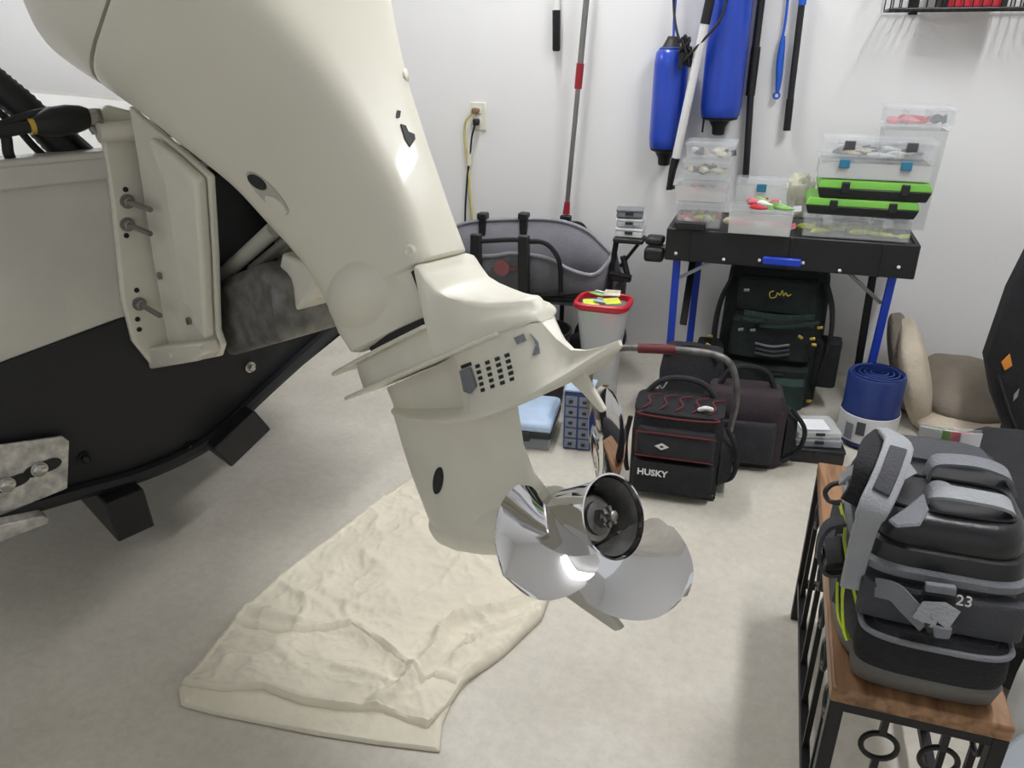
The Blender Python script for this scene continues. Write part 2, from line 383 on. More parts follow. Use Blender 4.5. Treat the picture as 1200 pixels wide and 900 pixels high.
# lower housing
MB().loft(loc_loft([(.376, -.40, -.16, .078, 3, -.1), (.397, -.40, -.17, .078, 3, -.1)])).build('housing_gasket', 'seam_dark', motor)
MB().loft(loc_loft([(.38, -.19, -.160, .0585, 6, 0), (.474, -.19, -.160, .0585, 6, 0)])).build('leg_seam', 'seam_dark', motor)
def mirror_loft(rows):
    """rows: half sections [(w, z), ...] from the top centre line outwards and down, at X"""
    return [[ML(X, w, z) for w, z in sec] + [ML(X, -w, z) for w, z in sec[::-1]] for X, sec in rows]
def upsec(X, zt, wc, wl, zl=.326, rc=.010):
    return (X, [(wc*.3, zt+.001), (max(.002, wc-rc), zt), (wc-.002, zt-.003), (wc+.001, zt-.010), (wc*.5+wl*.5+.0015, (zt+zl)*.5), (wl, zl+.006), (wl, zl), (wl-.006, zl-.005)])
front_rows = [upsec(-.486, .383, .026, .022), upsec(-.478, .383, .046, .045), upsec(-.45, .383, .062, .066), upsec(-.38, .383, .074, .080), upsec(-.28, .383, .077, .088), upsec(-.165, .383, .076, .090)]
MB().loft(mirror_loft(front_rows)).build('lower_housing', 'cream_cast', motor)
tail_rows = [upsec(-.168, .480, .0625, .089), upsec(-.158, .474, .0625, .089), upsec(-.152, .456, .062, .088), upsec(-.140, .430, .061, .087), upsec(-.118, .411, .059, .084), upsec(-.09, .394, .054, .079), upsec(-.054, .376, .044, .069), upsec(-.02, .364, .031, .056), upsec(.0, .358, .022, .043, rc=.006), upsec(.010, .352, .015, .030, rc=.005), upsec(.016, .342, .008, .018, .322, .004)]
tail_o = MB().loft(mirror_loft(tail_rows)).build('leg_tail', 'cream_cast', motor)
low = [(-.462, .008, .315, .009, .272), (-.45, .018, .315, .020, .270), (-.43, .026, .315, .040, .268), (-.40, .032, .315, .054, .262), (-.33, .036, .315, .072, .247), (-.25, .038, .316, .086, .232), (-.20, .043, .318, .090, .224), (-.165, .058, .320, .090, .219), (-.13, .074, .322, .089, .217), (-.09, .072, .322, .087, .217), (-.05, .063, .322, .083, .218), (-.015, .048, .322, .079, .220), (.008, .026, .320, .076, .222), (.018, .013, .315, .073, .224), (.028, .007, .285, .069, .226), (.045, .004, .262, .063, .229), (.07, .003, .254, .050, .234), (.10, .002, .251, .032, .242), (.125, .0015, .2515, .014, .248), (.137, .001, .2515, .003, .2505)]
def lowsec(X, wi, zi, wr, zr):
    k = min(1, max(0, (X+.21)/.10)); k = k*k*(3-2*k); d = wr-wi
    def mx(a, b): return a*(1-k)+b*k
    return (X, [(wi*.4, zi+.0005), (wi, zi), (wi+mx(0, .04)*d, zi*.72+zr*.28), (wi+mx(.0, .16)*d, zi*mx(.3, .42)+zr*(1-mx(.3, .42))), (wi+mx(.12, .48)*d, zi*mx(.11, .17)+zr*(1-mx(.11, .17))), (wi+.9*d, zi*.02+zr*.98+.002), (wr, zr), (wr, zr-.005), (wr*.85, zr-.008), (wr*.4, zr-.007)])
house_o = MB().loft(mirror_loft([lowsec(*r) for r in low])).build('vent_plate', 'cream_cast', motor)
def plate(name, outline, Z, th):
    pts = outline + [(x, -w) for x, w in outline[::-1]]
    return MB().prism([ML(x, w, Z) for x, w in pts], SH*th).build(name, 'cream_cast', motor, bevel=.0025)
plate('splash_plate', [(-.565, .058), (-.54, .070), (-.45, .084), (-.30, .092), (-.17, .088), (-.15, .06)], .376, .007)
plate('splash_plate', [(-.525, .072), (-.50, .084), (-.42, .090), (-.28, .096), (-.16, .094), (-.09, .085), (-.03, .064)], .320, .007)
# strut + gearcase + skeg
def foil(z, xl, xt, w, N=36):
    out = []
    for j in range(N):
        a = 2*pi*j/N; t = (1-cos(a))/2; x = xl+(xt-xl)*t; th = w*2.2*(sqrt(max(0, t))*(1-t)**.75) * 1.15
        out.append(ML(x, math.copysign(th, sin(a)) if abs(sin(a)) > 1e-6 else 0, z))
    return out
st = [(.26, -.478, -.10, .036), (.20, -.485, -.12, .040), (.14, -.487, -.14, .044), (.09, -.485, -.14, .046), (.05, -.48, -.12, .052), (.02, -.47, -.11, .055)]
strut = MB().loft([foil(*s) for s in st]).build('strut', 'cream_cast', motor)
gp = [(.0005, -.492), (.014, -.488), (.028, -.475), (.042, -.448), (.053, -.40), (.059, -.33), (.060, -.25), (.058, -.18), (.055, -.128), (.045, -.125)]
gaxis = (AX*1.0 - SH*.045).normalized()
gear = MB().lathe([(r, h) for r, h in gp], ML(0, 0, 0)+SH*.0, gaxis, 36).build('gearcase', 'cream_cast', motor)
skp = [(-.32, -.02), (-.27, -.06), (-.20, -.112), (-.14, -.155), (-.085, -.192), (-.068, -.188), (-.115, -.10), (-.14, -.03)]
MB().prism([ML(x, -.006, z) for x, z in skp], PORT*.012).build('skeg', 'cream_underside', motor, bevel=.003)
tabp = [(.012, .228), (.05, .234), (.066, .161), (.056, .160), (.036, .195)]
MB().prism([ML(x, -.005, z) for x, z in tabp], PORT*.010).build('trim_tab', 'cream_cast', motor, bevel=.003)
# propeller ----------------------------------------------------
def PX(h): return ML(h, 0, 0)
prop = MB().lathe([(.046, -.122), (.050, -.118), (.053, -.09), (.055, -.05), (.058, -.02), (.0655, .0), (.0665, .003), (.0635, .003), (.057, -.02), (.053, -.05), (.050, -.10), (.02, -.10)], PX(0), AX, 48).build('propeller', 'prop_steel', motor)
MB().lathe([(.0495, -.098), (.0525, -.05), (.0565, -.02), (.060, -.004)], PX(0), AX, 40, False, False).build('exhaust_bore', 'soot_steel', prop)
b = MB().lathe([(.041, -.095), (.041, -.050), (.036, -.044), (.036, -.038), (.030, -.036)], PX(0), AX, 28); b.build('hub_core', 'brushed_steel', prop)
b = MB().lathe([(.027, -.038), (.027, -.028), (.019, -.026)], PX(0), AX, 24); b.build('washer', 'soot_steel', prop)
b = MB().lathe([(.0165, -.030), (.0165, -.012), (.011, -.010)], PX(0), AX, 6); b.lathe([(.008, -.012), (.008, .004), (.005, .006)], PX(0), AX, 14)
for k in range(6):
    a = 2*pi*k/6; b.box(PX(-.008) + (PORT*cos(a)+SH*sin(a))*.0125, (.006, .006, .008), R_M)
b.build('castle_nut', 'brushed_steel', prop)
R_P, R0 = .213, .050
def blade(theta):
    rings = []; NR, NV = 18, 18; pitch = .40/(2*pi)
    for i in range(NR+1):
        u = i/NR; u = 1-(1-u)**1.6; r = R0+(R_P-R0)*min(u, .9995)
        rm = .118
        if r < rm: ph = (.42+.28*sin((r-R0)/(rm-R0)*pi/2))*.118/max(r, .082)*.98
        else: ph = .72*sqrt(max(1e-5, 1-((r-rm)/(R_P-rm))**2.3))*.118/r*1.02
        ph = min(ph, .95); skew = -.22*((r-R0)/(R_P-R0))**1.5
        th = .0045*(1-.75*(r-R0)/(R_P-R0)); up_s, lo_s = [], []
        for j in range(NV+1):
            v = -1+2*j/NV; a = theta+skew+v*ph; x = -.062 - pitch*v*ph*(1.0) + .24*(r-R0) + .010*(v*v)*(1 if v < 0 else .3)
            rad = -PORT*sin(a)+SH*cos(a); p = PX(x)+rad*r; e = th*(1-v*v)**.5+.0006
            up_s.append(p+AX*e); lo_s.append(p-AX*e)
        rings.append(up_s + lo_s[::-1])
    return MB().loft(rings)
for th in (44, 164, 284): blade(radians(th)).build('blade', 'prop_steel', prop)
# clamp bracket on the transom (port), its twin to starboard
def BW(w): return HUB + PORT*w
def bpx(x, y, w): return pxp(x, y, BW(w), PORT)
for sgn in (1, -1):
    def M_(p):
        if sgn == 1: return p
        d = (p-HUB).dot(PORT); return p - PORT*2*d
    flange = [tpx(x, y, .0) for x, y in ((112, 132), (122, 122), (152, 130), (196, 170), (206, 250), (212, 330), (214, 424), (176, 428), (152, 398), (140, 350), (128, 235), (117, 165))]
    br = MB().prism([M_(p) for p in flange], AFT*.022).build('clamp_bracket', 'cream_cast', motor, bevel=.006)
    web = [bpx(x, y, .135) for x, y in ((150, 124), (162, 136), (215, 180), (244, 206), (250, 300), (253, 388), (259, 405), (255, 418), (205, 428), (196, 400), (178, 300), (160, 180))]
    MB().prism([M_(p) for p in web], PORT*(-.016)*sgn).build('web', 'cream_cast', br, bevel=.005)
    rib = [bpx(x, y, .137) for x, y in ((186, 160), (206, 215), (216, 290), (224, 352), (236, 362), (240, 380), (253, 396), (249, 300), (243, 208), (215, 182))]
    MB().prism([M_(p) for p in rib], PORT*.026*sgn).build('rib', 'cream_cast', br, bevel=.009, seg=3)
    toe = [bpx(x, y, .137) for x, y in ((190, 403), (256, 396), (259, 410), (250, 418), (192, 428))]
    MB().prism([M_(p) for p in toe], PORT*.045*sgn).build('toe', 'cream_cast', br, bevel=.007, seg=3)
    if sgn == 1:
        for x, y, l in ((149, 236, .135), (149, 263, .135), (163, 356, .125)):
            p = tpx(x, y, .022); b = MB(); b.lathe([(.017, 0), (.017, .004)], p, AFT, 16); b.lathe([(.013, .004), (.013, .016), (.010, .017)], p, AFT, 6); b.lathe([(.0065, .016), (.0065, l), (.005, l+.003)], p, AFT, 12)
            b.build('bracket_bolt', 'brushed_steel', br)
        for x, y in ((147, 222), (148, 276), (160, 340), (161, 374), (163, 386)):
            p = tpx(x, y, .0215); MB().lathe([(.0065, 0), (.006, .0025)], p, AFT, 12).build('slot_hole', 'seam_dark', br)
        for x, y, mt in ((188, 323, 'brushed_steel'), (222, 376, 'brushed_steel'), (182, 398, 'rusty')):
            p = bpx(x, y, .137); MB().lathe([(.009, 0), (.009, .006), (.005, .007)], p, PORT, 14).build('stud', mt, br)
        p = bpx(178, 416, .17); MB().lathe([(.012, -.02), (.012, .004), (.007, .004)], p, PORT, 14).build('toe_hole', 'seam_dark', br)
        for x, y in ((200, 416), (236, 410)):
            MB().lathe([(.006, 0), (.006, .004), (.003, .005)], bpx(x, y, .182), PORT, 12).build('toe_screw', 'cream_cast', br)
    del br
# swivel mechanism between the brackets
sw = MB(); c = TP(.0, .91, .13)
sw.box(c, (.22, .16, .36), R_T); sw_o = sw.build('swivel_bracket', 'black_metal', motor, bevel=.02)
MB().lathe([(.022, -.20), (.022, .20)], TP(0, 1.165, .04), PORT, 20).build('tilt_tube', 'cream_cast', motor)
for a, b_, r, mt in (((262, 322), (322, 268), .017, 'cream_underside'), ((296, 316), (340, 280), .012, 'brushed_steel'), ((258, 350), (300, 352), .02, 'soot_steel'), ((268, 385), (312, 350), .026, 'soot_steel')):
    p0, p1 = bpx(*a, .06), bpx(*b_, .06); MB().tube([p0, p1], r, 14).build('tilt_ram', mt, motor)
yk = [bpx(x, y, .06) for x, y in ((330, 296), (322, 340), (333, 352), (310, 376), (318, 384), (334, 380), (366, 340), (372, 318))]
MB().prism(yk, PORT*(-.10)).build('tilt_yoke', 'cream_cast', motor, bevel=.006)
MB().prism([bpx(x, y, .10) for x, y in ((250, 330), (262, 420), (330, 400), (322, 330), (300, 310))], PORT*(-.2)).build('ram_body', 'soot_steel', motor, bevel=.02)
# fittings seated on the cowl
bv = surface([lower_cowl, mount, tail_o, house_o, strut, gear])
def patch(poly, mt, name, off=.0012, th=.0015, parent=motor):
    P = []; nn = V(0, 0, 0)
    for x, y in poly:
        h, n = hit(bv, x, y)
        if h is None: continue
        P.append(h); nn += n
    nn.normalize(); cc = sum(P, V(0, 0, 0))/len(P)
    P = [p+nn*off for p in P]
    return MB().loft([[p - nn*.002 for p in P], [p + nn*th for p in P]]).build(name, mt, parent, smooth=False)
patch([(465, 130), (469, 131), (468, 138), (464, 138)], 'seam_dark', 'paint_chip')
patch([(469, 146), (475, 148), (478, 155), (485, 158), (486, 164), (480, 173), (474, 163)], 'seam_dark', 'paint_chip')
def oval(c, a, b, ang, k=20): return [(c[0]+a*cos(t)*cos(ang)-b*sin(t)*sin(ang), c[1]+a*cos(t)*sin(ang)+b*sin(t)*cos(ang)) for t in [2*pi*i/k for i in range(k)]]
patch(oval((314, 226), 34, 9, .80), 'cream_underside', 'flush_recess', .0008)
patch(oval((303, 213), 13, 6, .66), 'seam_dark', 'flush_port', .003)
patch(oval((326, 240), 16, 6, .72), 'cream_gelcoat', 'flush_tongue', .0032, .003)
patch(oval((514, 563), 5.5, 16, .12), 'seam_dark', 'water_inlet')
h, n = hit(bv, 480, 294); MB().lathe([(.011, -.002), (.011, .002), (.007, .004), (.003, .002)], h, n, 18).build('cover_screw', 'cream_cast', motor)
h, n = hit(bv, 476, 88); Rn = frame_n(h, n, SH).to_3x3(); MB().sblob(h, (.026, .011, .005), 2, Rn @ Matrix.Rotation(.5, 3, 'Z'), 16, 8).build('cowl_catch', 'cream_gelcoat', motor)
# pick-up grille and recessed hatches on the housing flank
gm = MB()
for r_ in range(5):
    for c_ in range(4):
        x = 560 + c_*11.5 + r_*1.5 - (0 if r_ else 0); y = 429 - c_*4.2 + r_*7.0
        h, n = hit(bv, x, y)
        if h is None: continue
        M_g = frame_n(h, n, SH).to_3x3(); gm.box(h, (.0085, .0055, .003), M_g)
gm.build('intake_grille', 'seam_dark', motor, smooth=False)
patch([(541, 434), (553, 430), (560, 452), (553, 461), (546, 458)], 'strap_grey', 'side_anode', .0035)
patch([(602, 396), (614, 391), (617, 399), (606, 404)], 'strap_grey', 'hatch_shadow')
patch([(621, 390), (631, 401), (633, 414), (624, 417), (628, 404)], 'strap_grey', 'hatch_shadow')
patch([(541, 428), (552, 424), (553, 428), (542, 432)], 'seam_dark', 'grille_slot')

# ---------------------------------------------------------------- steering gear and rigging at the transom
stc = thing('steering_cylinder', 'black rubber-booted steering cable end joined to the motor bracket', 'cable', TP(.2, 1.18, .04))
def tx(x, y, s=.03): return tpx(x, y, s)
MB().tube([tx(114, 137), tx(100, 138)], .019, 16).build('collar_nut', 'steel', stc)
MB().tube([tx(117, 139), tx(113, 139)], .025, 6).build('lock_nut', 'brushed_steel', stc)
MB().tube([tx(103, 138), tx(96, 138), tx(82, 140), tx(62, 143), tx(50, 146), tx(40, 147)], [.021, .026, .031, .031, .025, .018], 18).build('boot', 'rubber', stc)
MB().tube([tx(46, 147), tx(38, 148), tx(34, 148.5)], .017, 14).build('brass_fitting', 'gold', stc)
MB().tube(smooth_pts([tx(36, 148), tx(15, 152), tx(-10, 156), tx(-60, 165)], 4), .013, 10).build('cable', 'rubber', stc)
MB().tube(smooth_pts([tx(60, 130, .02), tx(30, 137, .02), tx(0, 147, .02), tx(-60, 160, .02)], 4), .010, 10).build('cable', 'rubber', stc)
MB().tube([tx(107, 148), tx(112, 156)], .008, 10).build('grease_nipple', 'brushed_steel', stc)
def hose(name, lab, pts, r, s=-.05, mt='rubber', ribs=False):
    P = smooth_pts([tx(x, y, s_ if s_ is not None else s) for x, y, s_ in pts], 10); rr = [r*(1+(.07*(i % 2) if ribs else 0)) for i in range(len(P))]
    return tag(MB().tube(P, rr, 12).build(name, mt), lab, 'hose', 'rigging hoses behind the transom')
hose('rigging_hose', 'thick ribbed black hose curving down behind the transom edge', [(-40, 70, -.12), (-4, 100, -.10), (30, 128, -.08), (62, 160, -.07), (92, 196, -.07), (115, 230, -.07)], .034, ribs=True)
hose('rigging_hose', 'black hose lying along upper side of the thick ribbed hose', [(-40, 60, -.10), (5, 97, -.09), (40, 125, -.07), (75, 152, -.06), (112, 185, -.06), (125, 210, -.06)], .013)
hose('rigging_hose', 'thin black cable beneath the thick ribbed hose', [(-30, 110, -.06), (15, 145, -.06), (40, 172, -.05), (62, 192, -.05), (75, 210, -.05)], .008)
hose('rigging_hose', 'short black hose hanging below the rubber boot at left edge', [(5, 150, .01), (8, 165, .005), (10, 180, .0), (16, 192, -.03)], .011)
hose('rigging_hose', 'black cable loop dropping behind transom beside the bracket', [(78, 150, -.03), (95, 168, -.04), (115, 184, -.05), (128, 200, -.06)], .007)
wbk = thing('white_bucket', 'cream plastic tub just showing at the lower left edge', 'tub', px(-75, 900, Z=0))
MB().lathe([(.10, 0), (.118, .02), (.132, .2), (.136, .2), (.136, .215), (.128, .215), (.12, .06), (.05, .04)], px(-78, 960, Z=0), (0, 0, 1), 40).build('tub_wall', 'ivory', wbk)
# ---------------------------------------------------------------- drop cloth
def poly_at(P, t):
    L = [0.]
    for a, b in zip(P, P[1:]): L.append(L[-1]+(b-a).length)
    d = t*L[-1]
    for i in range(len(P)-1):
        if d <= L[i+1] or i == len(P)-2:
            k = (d-L[i])/max(1e-9, L[i+1]-L[i]); return P[i].lerp(P[i+1], min(1, k))
def segdist(p, a, b):
    ab = b-a; t = max(0, min(1, (p-a).dot(ab)/max(1e-9, ab.length_squared))); return (p-a-ab*t).length
def fl(pts): return [V(*px(x, y, Z=0).xy, 0) for x, y in pts]
FOLDS = [([(285, 722), (360, 740), (410, 742), (455, 770), (490, 806)], .016, .020), ([(330, 690), (345, 702), (380, 718)], .008, .012), ([(540, 730), (520, 745), (512, 770), (495, 790)], .022, .016),
         ([(640, 700), (600, 716), (560, 728), (530, 738), (515, 755)], .020, .014), ([(632, 726), (590, 742), (550, 760), (535, 780)], .014, .012), ([(430, 660), (470, 690), (520, 712)], .006, .02), ([(470, 600), (500, 640), (560, 680)], .004, .03),
         ([(300, 760), (340, 772), (350, 790)], .008, .012), ([(395, 790), (440, 800), (470, 812)], .012, .012), ([(440, 830), (470, 815), (486, 800)], .022, .016), ([(560, 790), (548, 800), (540, 822)], .016, .012), ([(380, 700), (410, 716), (440, 722), (470, 724)], .007, .012), ([(420, 590), (450, 640), (440, 690)], .004, .02)]
FOLDS = [(fl(p), a, w) for p, a, w in FOLDS]
def cloth_z(p, rough):
    z = 0
    for P, a, w in FOLDS:
        d = min(segdist(p, A, B) for A, B in zip(P, P[1:])); z += a*(exp(-(d/w)**2)*.55+exp(-d/w*1.6)*.45)
    z += rough*.7*(noise.noise(p*5)*.5+.5)
    q = p + V(noise.noise(p*6), noise.noise(p*6+V(7, 0, 0)), 0)*.05
    for fq, am in ((7, .9), (15, .55), (31, .3)):
        z += rough*am*(1-abs(noise.noise(q*fq+V(fq, 3, 0))))**5
    return z
def sheet(left, bottom, right, top, base, rough, mt, name, parent, nu=90, nv=90, folds=1., edge=.0, drop=()):
    L, B, Rr, T = map(fl, (left, bottom, right, top)); rows = []
    for i in range(nu+1):
        u = i/nu; row = []
        for j in range(nv+1):
            v = j/nv   # u: left>right, v: top>bottom
            l, r, t, b = poly_at(L, v), poly_at(Rr, v), poly_at(T, u), poly_at(B, u)
            c = (l*(1-u)+r*u)+(t*(1-v)+b*v)-((T[0]*(1-u)+T[-1]*u)*(1-v)+(B[0]*(1-u)+B[-1]*u)*v)
            e = min(u, 1-u, v, 1-v)
            if 's' in drop: e = min(u, 1-u, 1-v)
            k = min(1, e/.03); ed = 4*(1-k)*k*edge
            row.append(V(c.x, c.y, max(.002, base*(.15+.85*sqrt(k)) + folds*cloth_z(c, rough)*(.1+.9*min(1, e/.025)) + ed)))
        rows.append(row)
    o = MB().loft(rows, False, False, closed=False).build(name, mt, parent)
    md = o.modifiers.new('skin', 'SOLIDIFY'); md.thickness = .0025; md.offset = 1
    return o
cl = thing('drop_cloth', 'crumpled cream canvas drop cloth spread on the floor under propeller', 'cloth', px(420, 720, Z=0))
sheet([(270, 735), (245, 765), (222, 795), (210, 808), (213, 828)], [(213, 828), (250, 838), (300, 848), (370, 862), (440, 873), (515, 882)], [(560, 760), (548, 800), (530, 822), (518, 850), (515, 882)], [(270, 735), (400, 745), (560, 760)], .003, .006, 'canvas', 'lower_layer', cl, 110, 70, .45, .004)
sheet([(290, 715), (260, 748), (232, 782), (212, 806)], [(212, 806), (262, 814), (310, 812), (352, 828), (400, 836), (450, 838), (500, 858), (508, 848)], [(600, 720), (575, 770), (548, 796), (528, 826), (508, 848)], [(290, 715), (440, 735), (600, 720)], .008, .010, 'canvas', 'folded_layer', cl, 130, 90, .9, .008)
sheet([(500, 555), (420, 610), (340, 672), (290, 715), (268, 737)], [(268, 737), (300, 746), (340, 752), (380, 749), (410, 748), (440, 770), (468, 795), (490, 815), (505, 800), (535, 812)], [(606, 560), (632, 620), (648, 690), (634, 728), (590, 770), (548, 800), (535, 812)], [(500, 555), (550, 557), (606, 560)], .013, .010, 'canvas', 'top_layer', cl, 170, 170, 1., .008)

# ---------------------------------------------------------------- bench with the tackle bag
bx0, bx1, by0, by1, bz = .185, .432, .992, 1.72, .45
bench = thing('wooden_bench', 'small bench with brown wooden top and black iron ring frame', 'bench', ((bx0+bx1)/2, (by0+by1)/2, 0))
MB().box2((bx0, by0, bz-.028), (bx1, by1, bz)).build('top_plank', 'stained_wood', bench, bevel=.004)
def bar(a, b, w, name, parent, mt='black_metal'):
    a, b = Vector(a), Vector(b); return MB().tube([a, b], w*.7071, 4).build(name, mt, parent, smooth=False)
for x in (bx0+.012, bx1-.012):
    for y in (by0+.012, by1-.012): MB().box2((x-.011, y-.011, 0), (x+.011, y+.011, bz-.028)).build('leg', 'black_metal', bench, bevel=.002)
for y in (by0+.012, by1-.012):
    MB().box2((bx0+.012, y-.009, bz-.046), (bx1-.012, y+.009, bz-.028)).build('apron_bar', 'black_metal', bench, bevel=.002)
    MB().box2((bx0+.012, y-.009, .10), (bx1-.012, y+.009, .118)).build('rail', 'black_metal', bench, bevel=.002)
    for x in (bx0+.085, bx1-.078):
        for zc in (.345, .20):
            MB().tube([V(x+.026*cos(t), y, zc+.026*sin(t)) for t in [2*pi*k/24 for k in range(25)]], .0045, 8, False).build('ring', 'black_metal', bench)
        MB().box2((x-.005, y-.005, .37), (x+.005, y+.005, bz-.04)).build('spindle', 'black_metal', bench)
        MB().box2((x-.005, y-.005, .225), (x+.005, y+.005, .32)).build('spindle', 'black_metal', bench)
        MB().box2((x-.005, y-.005, .11), (x+.005, y+.005, .175)).build('spindle', 'black_metal', bench)
for x in (bx0+.012, bx1-.012):
    MB().box2((x-.009, by0+.02, bz-.046), (x+.009, by1-.02, bz-.028)).build('apron_bar', 'black_metal', bench, bevel=.002)
    MB().box2((x-.009, by0+.02, .10), (x+.009, by1-.02, .118)).build('rail', 'black_metal', bench, bevel=.002)
    for k in range(6):
        y = by0+.08+k*.115; MB().tube([V(x, y+.026*cos(t), .345+.026*sin(t)) for t in [2*pi*j/24 for j in range(25)]], .0045, 8, False).build('ring', 'black_metal', bench)
        MB().box2((x-.005, y-.005, .37), (x+.005, y+.005, bz-.04)).build('spindle', 'black_metal', bench); MB().box2((x-.005, y-.005, .11), (x+.005, y+.005, .32)).build('spindle', 'black_metal', bench)

bag = thing('tackle_bag', 'black and grey fishing tackle bag with straps standing on the bench', 'bag', (.315, 1.2, bz))
cx, cy = .308, 1.205
def rbx(z, hx, hy, n=4, dx=0, dy=0, N=48): return [p+V(cx+dx, cy+dy, 0) for p in se_ring(z, -hx, hx, hy, n, N)]
MB().loft([rbx(.452, .105, .150, 3.6), rbx(.456, .116, .162, 3.6), rbx(.480, .120, .168, 3.6), rbx(.492, .119, .166, 3.6)]).build('rubber_base', 'bag_base', bag)
MB().loft([rbx(.486, .117, .163, 4), rbx(.52, .120, .163, 4), rbx(.58, .119, .160, 4), rbx(.625, .117, .156, 4), rbx(.640, .114, .152, 4)]).build('main_body', 'bag_grey', bag)
MB().loft([rbx(.632, .117, .158, 4.5), rbx(.638, .125, .166, 4.5), rbx(.650, .126, .167, 4.5), rbx(.655, .120, .161, 4.5)]).build('lid_piping', 'strap_grey', bag)
lidz = [(.646, .119, .160), (.668, .118, .159), (.680, .114, .156), (.684, .106, .150), (.688, .108, .152), (.712, .104, .148), (.724, .096, .140), (.728, .084, .130), (.7285, .05, .08)]
lid = MB().loft([rbx(z, a, b, 4.5) for z, a, b in lidz]).build('lid', 'moulded_black', bag)
# lid recess with mesh pocket, panel ribs
MB().loft([rbx(.724, .072, .042, 4, .01, .075), rbx(.7345, .070, .040, 4, .01, .075), rbx(.7355, .06, .03, 4, .01, .075)]).build('mesh_pocket', 'bag_grey', lid)
MB().tube([p+V(.0, 0, .0) for p in rbx(.730, .086, .052, 4.5, .0, -.068)] + [rbx(.730, .086, .052, 4.5, 0, -.068)[0]], .003, 6, False).build('lid_ridge', 'moulded_black', lid)
# front pocket
fy = cy-.160
def pk(z, h, bulge): return [V(cx+.002+h*p.x/.1, fy-.004-bulge*max(0, -p.y)/.1+.02*max(0, p.y)/.1, z) for p in se_ring(z, -.1, .1, .1, 3.2, 40)]
MB().loft([pk(.452, .090, .022), pk(.457, .098, .030), pk(.488, .104, .041), pk(.494, .10, .038)]).build('front_base', 'bag_base', bag)
MB().loft([pk(.495, .100, .040), pk(.51, .103, .046), pk(.545, .101, .044), pk(.557, .098, .040), pk(.560, .09, .032)]).build('front_pocket', 'black_fabric', bag)
pp = pk(.556, .100, .044); MB().tube([p for p in pp] + [pp[0]], .0045, 8, False).build('pocket_piping', 'strap_grey', bag)
MB().loft([pk(.557, .085, .028), pk(.5625, .082, .026)]).build('pocket_flap', 'dark_fabric', bag)
MB().loft([pk(.566, .108, .012), pk(.57, .110, .016), pk(.622, .110, .014), pk(.626, .107, .01)]).build('front_panel', 'bag_grey', bag)
# buckles, webbing
def pb(x, y, Y): return px(x, y, Y=Y)
MB().prism([pb(x, y, 1.015) for x, y in ((1084, 680), (1120, 685), (1119, 694), (1083, 689))], (0, -.01, 0)).build('latch_bar', 'strap_grey', bag, bevel=.002)
MB().prism([pb(x, y, 1.018) for x, y in ((1080, 690), (1121, 696), (1116, 722), (1100, 715), (1086, 720), (1078, 712))], (0, -.008, 0)).build('latch_plate', 'black_plastic', bag, bevel=.002)
MB().strap(smooth_pts([pb(1026, 688, 1.032), pb(1048, 694, 1.018), pb(1064, 710, 1.004), pb(1086, 732, .985)], 4), .028, .004, (.6, 0, 1)).build('buckle_web', 'strap_grey', bag)
MB().strap([pb(1082, 730, .985), pb(1090, 716, .992), pb(1104, 718, .988), pb(1118, 727, .985)], .03, .004, (0, .5, 1)).build('buckle_web', 'strap_light', bag)
MB().prism([pb(x, y, .984) for x, y in ((1092, 730), (1116, 733), (1112, 746), (1094, 744))], (0, -.008, 0)).build('buckle', 'strap_grey', bag, bevel=.003)
MB().prism([pb(x, y, .986) for x, y in ((1082, 728), (1120, 732), (1116, 742), (1086, 740))], (0, -.005, 0)).build('buckle_slot', 'black_plastic', bag, bevel=.002)
M_t = frame_n(pb(1130, 705, 1.014), V(0, -1, .25)); text_mesh('23', .022, M_t, 'print_mark', 'print_white', bag)
# carry handles over the lid
def hz(x, y, z): return px(x, y, Z=z)
MB().strap(smooth_pts([hz(1082, 588, .722), hz(1092, 575, .745), hz(1110, 577, .757), hz(1140, 582, .757), hz(1170, 588, .752), hz(1186, 597, .735), hz(1190, 625, .69)], 5), .032, .005, (0, 1, .1)).build('carry_handle', 'strap_light', bag)
MB().strap(smooth_pts([hz(1085, 560, .725), hz(1095, 541, .755), hz(1125, 540, .762), hz(1155, 545, .760), hz(1180, 556, .74), hz(1188, 575, .71)], 5), .030, .005, (0, 1, .1)).build('carry_handle', 'strap_grey', bag)
MB().prism([hz(x, y, .732) for x, y in ((1040, 612), (1060, 598), (1082, 580), (1088, 600), (1078, 618), (1050, 620))], (0, 0, .006)).build('handle_tab', 'strap_grey', bag, bevel=.003)
# shoulder strap with pad lying over the left shoulder of the bag
SP = smooth_pts([hz(1036, 505, .775), hz(1052, 520, .79), hz(1046, 545, .785), hz(1036, 570, .77), hz(1022, 600, .745), hz(1012, 625, .70), hz(1003, 660, .64), hz(996, 690, .60)], 5)
MB().strap(SP, [.020+.022*min(1, i/6) if i < 22 else .036-.0005*(i-22) for i in range(len(SP))], .010, (1, .25, .0)).build('shoulder_pad', 'strap_light', bag, bevel=.003)
SP2 = [p + V(0, -.002, .007) for p in SP[7:18]]
MB().strap(SP2, .024, .006, (1, .25, 0)).build('pad_inset', 'bag_grey', bag, bevel=.002)
MB().strap(smooth_pts([hz(1036, 507, .77), hz(1022, 520, .775), hz(1014, 545, .77), hz(1008, 570, .745), hz(996, 590, .72)], 5), .03, .006, (1, .2, 0)).build('strap_web', 'black_fabric', bag)
MB().strap(smooth_pts([hz(985, 562, .72), hz(1000, 552, .745), hz(1020, 553, .76), hz(1040, 560, .765), hz(1068, 548, .75)], 5), .022, .005, (0, 1, .2)).build('strap_web', 'strap_light', bag)
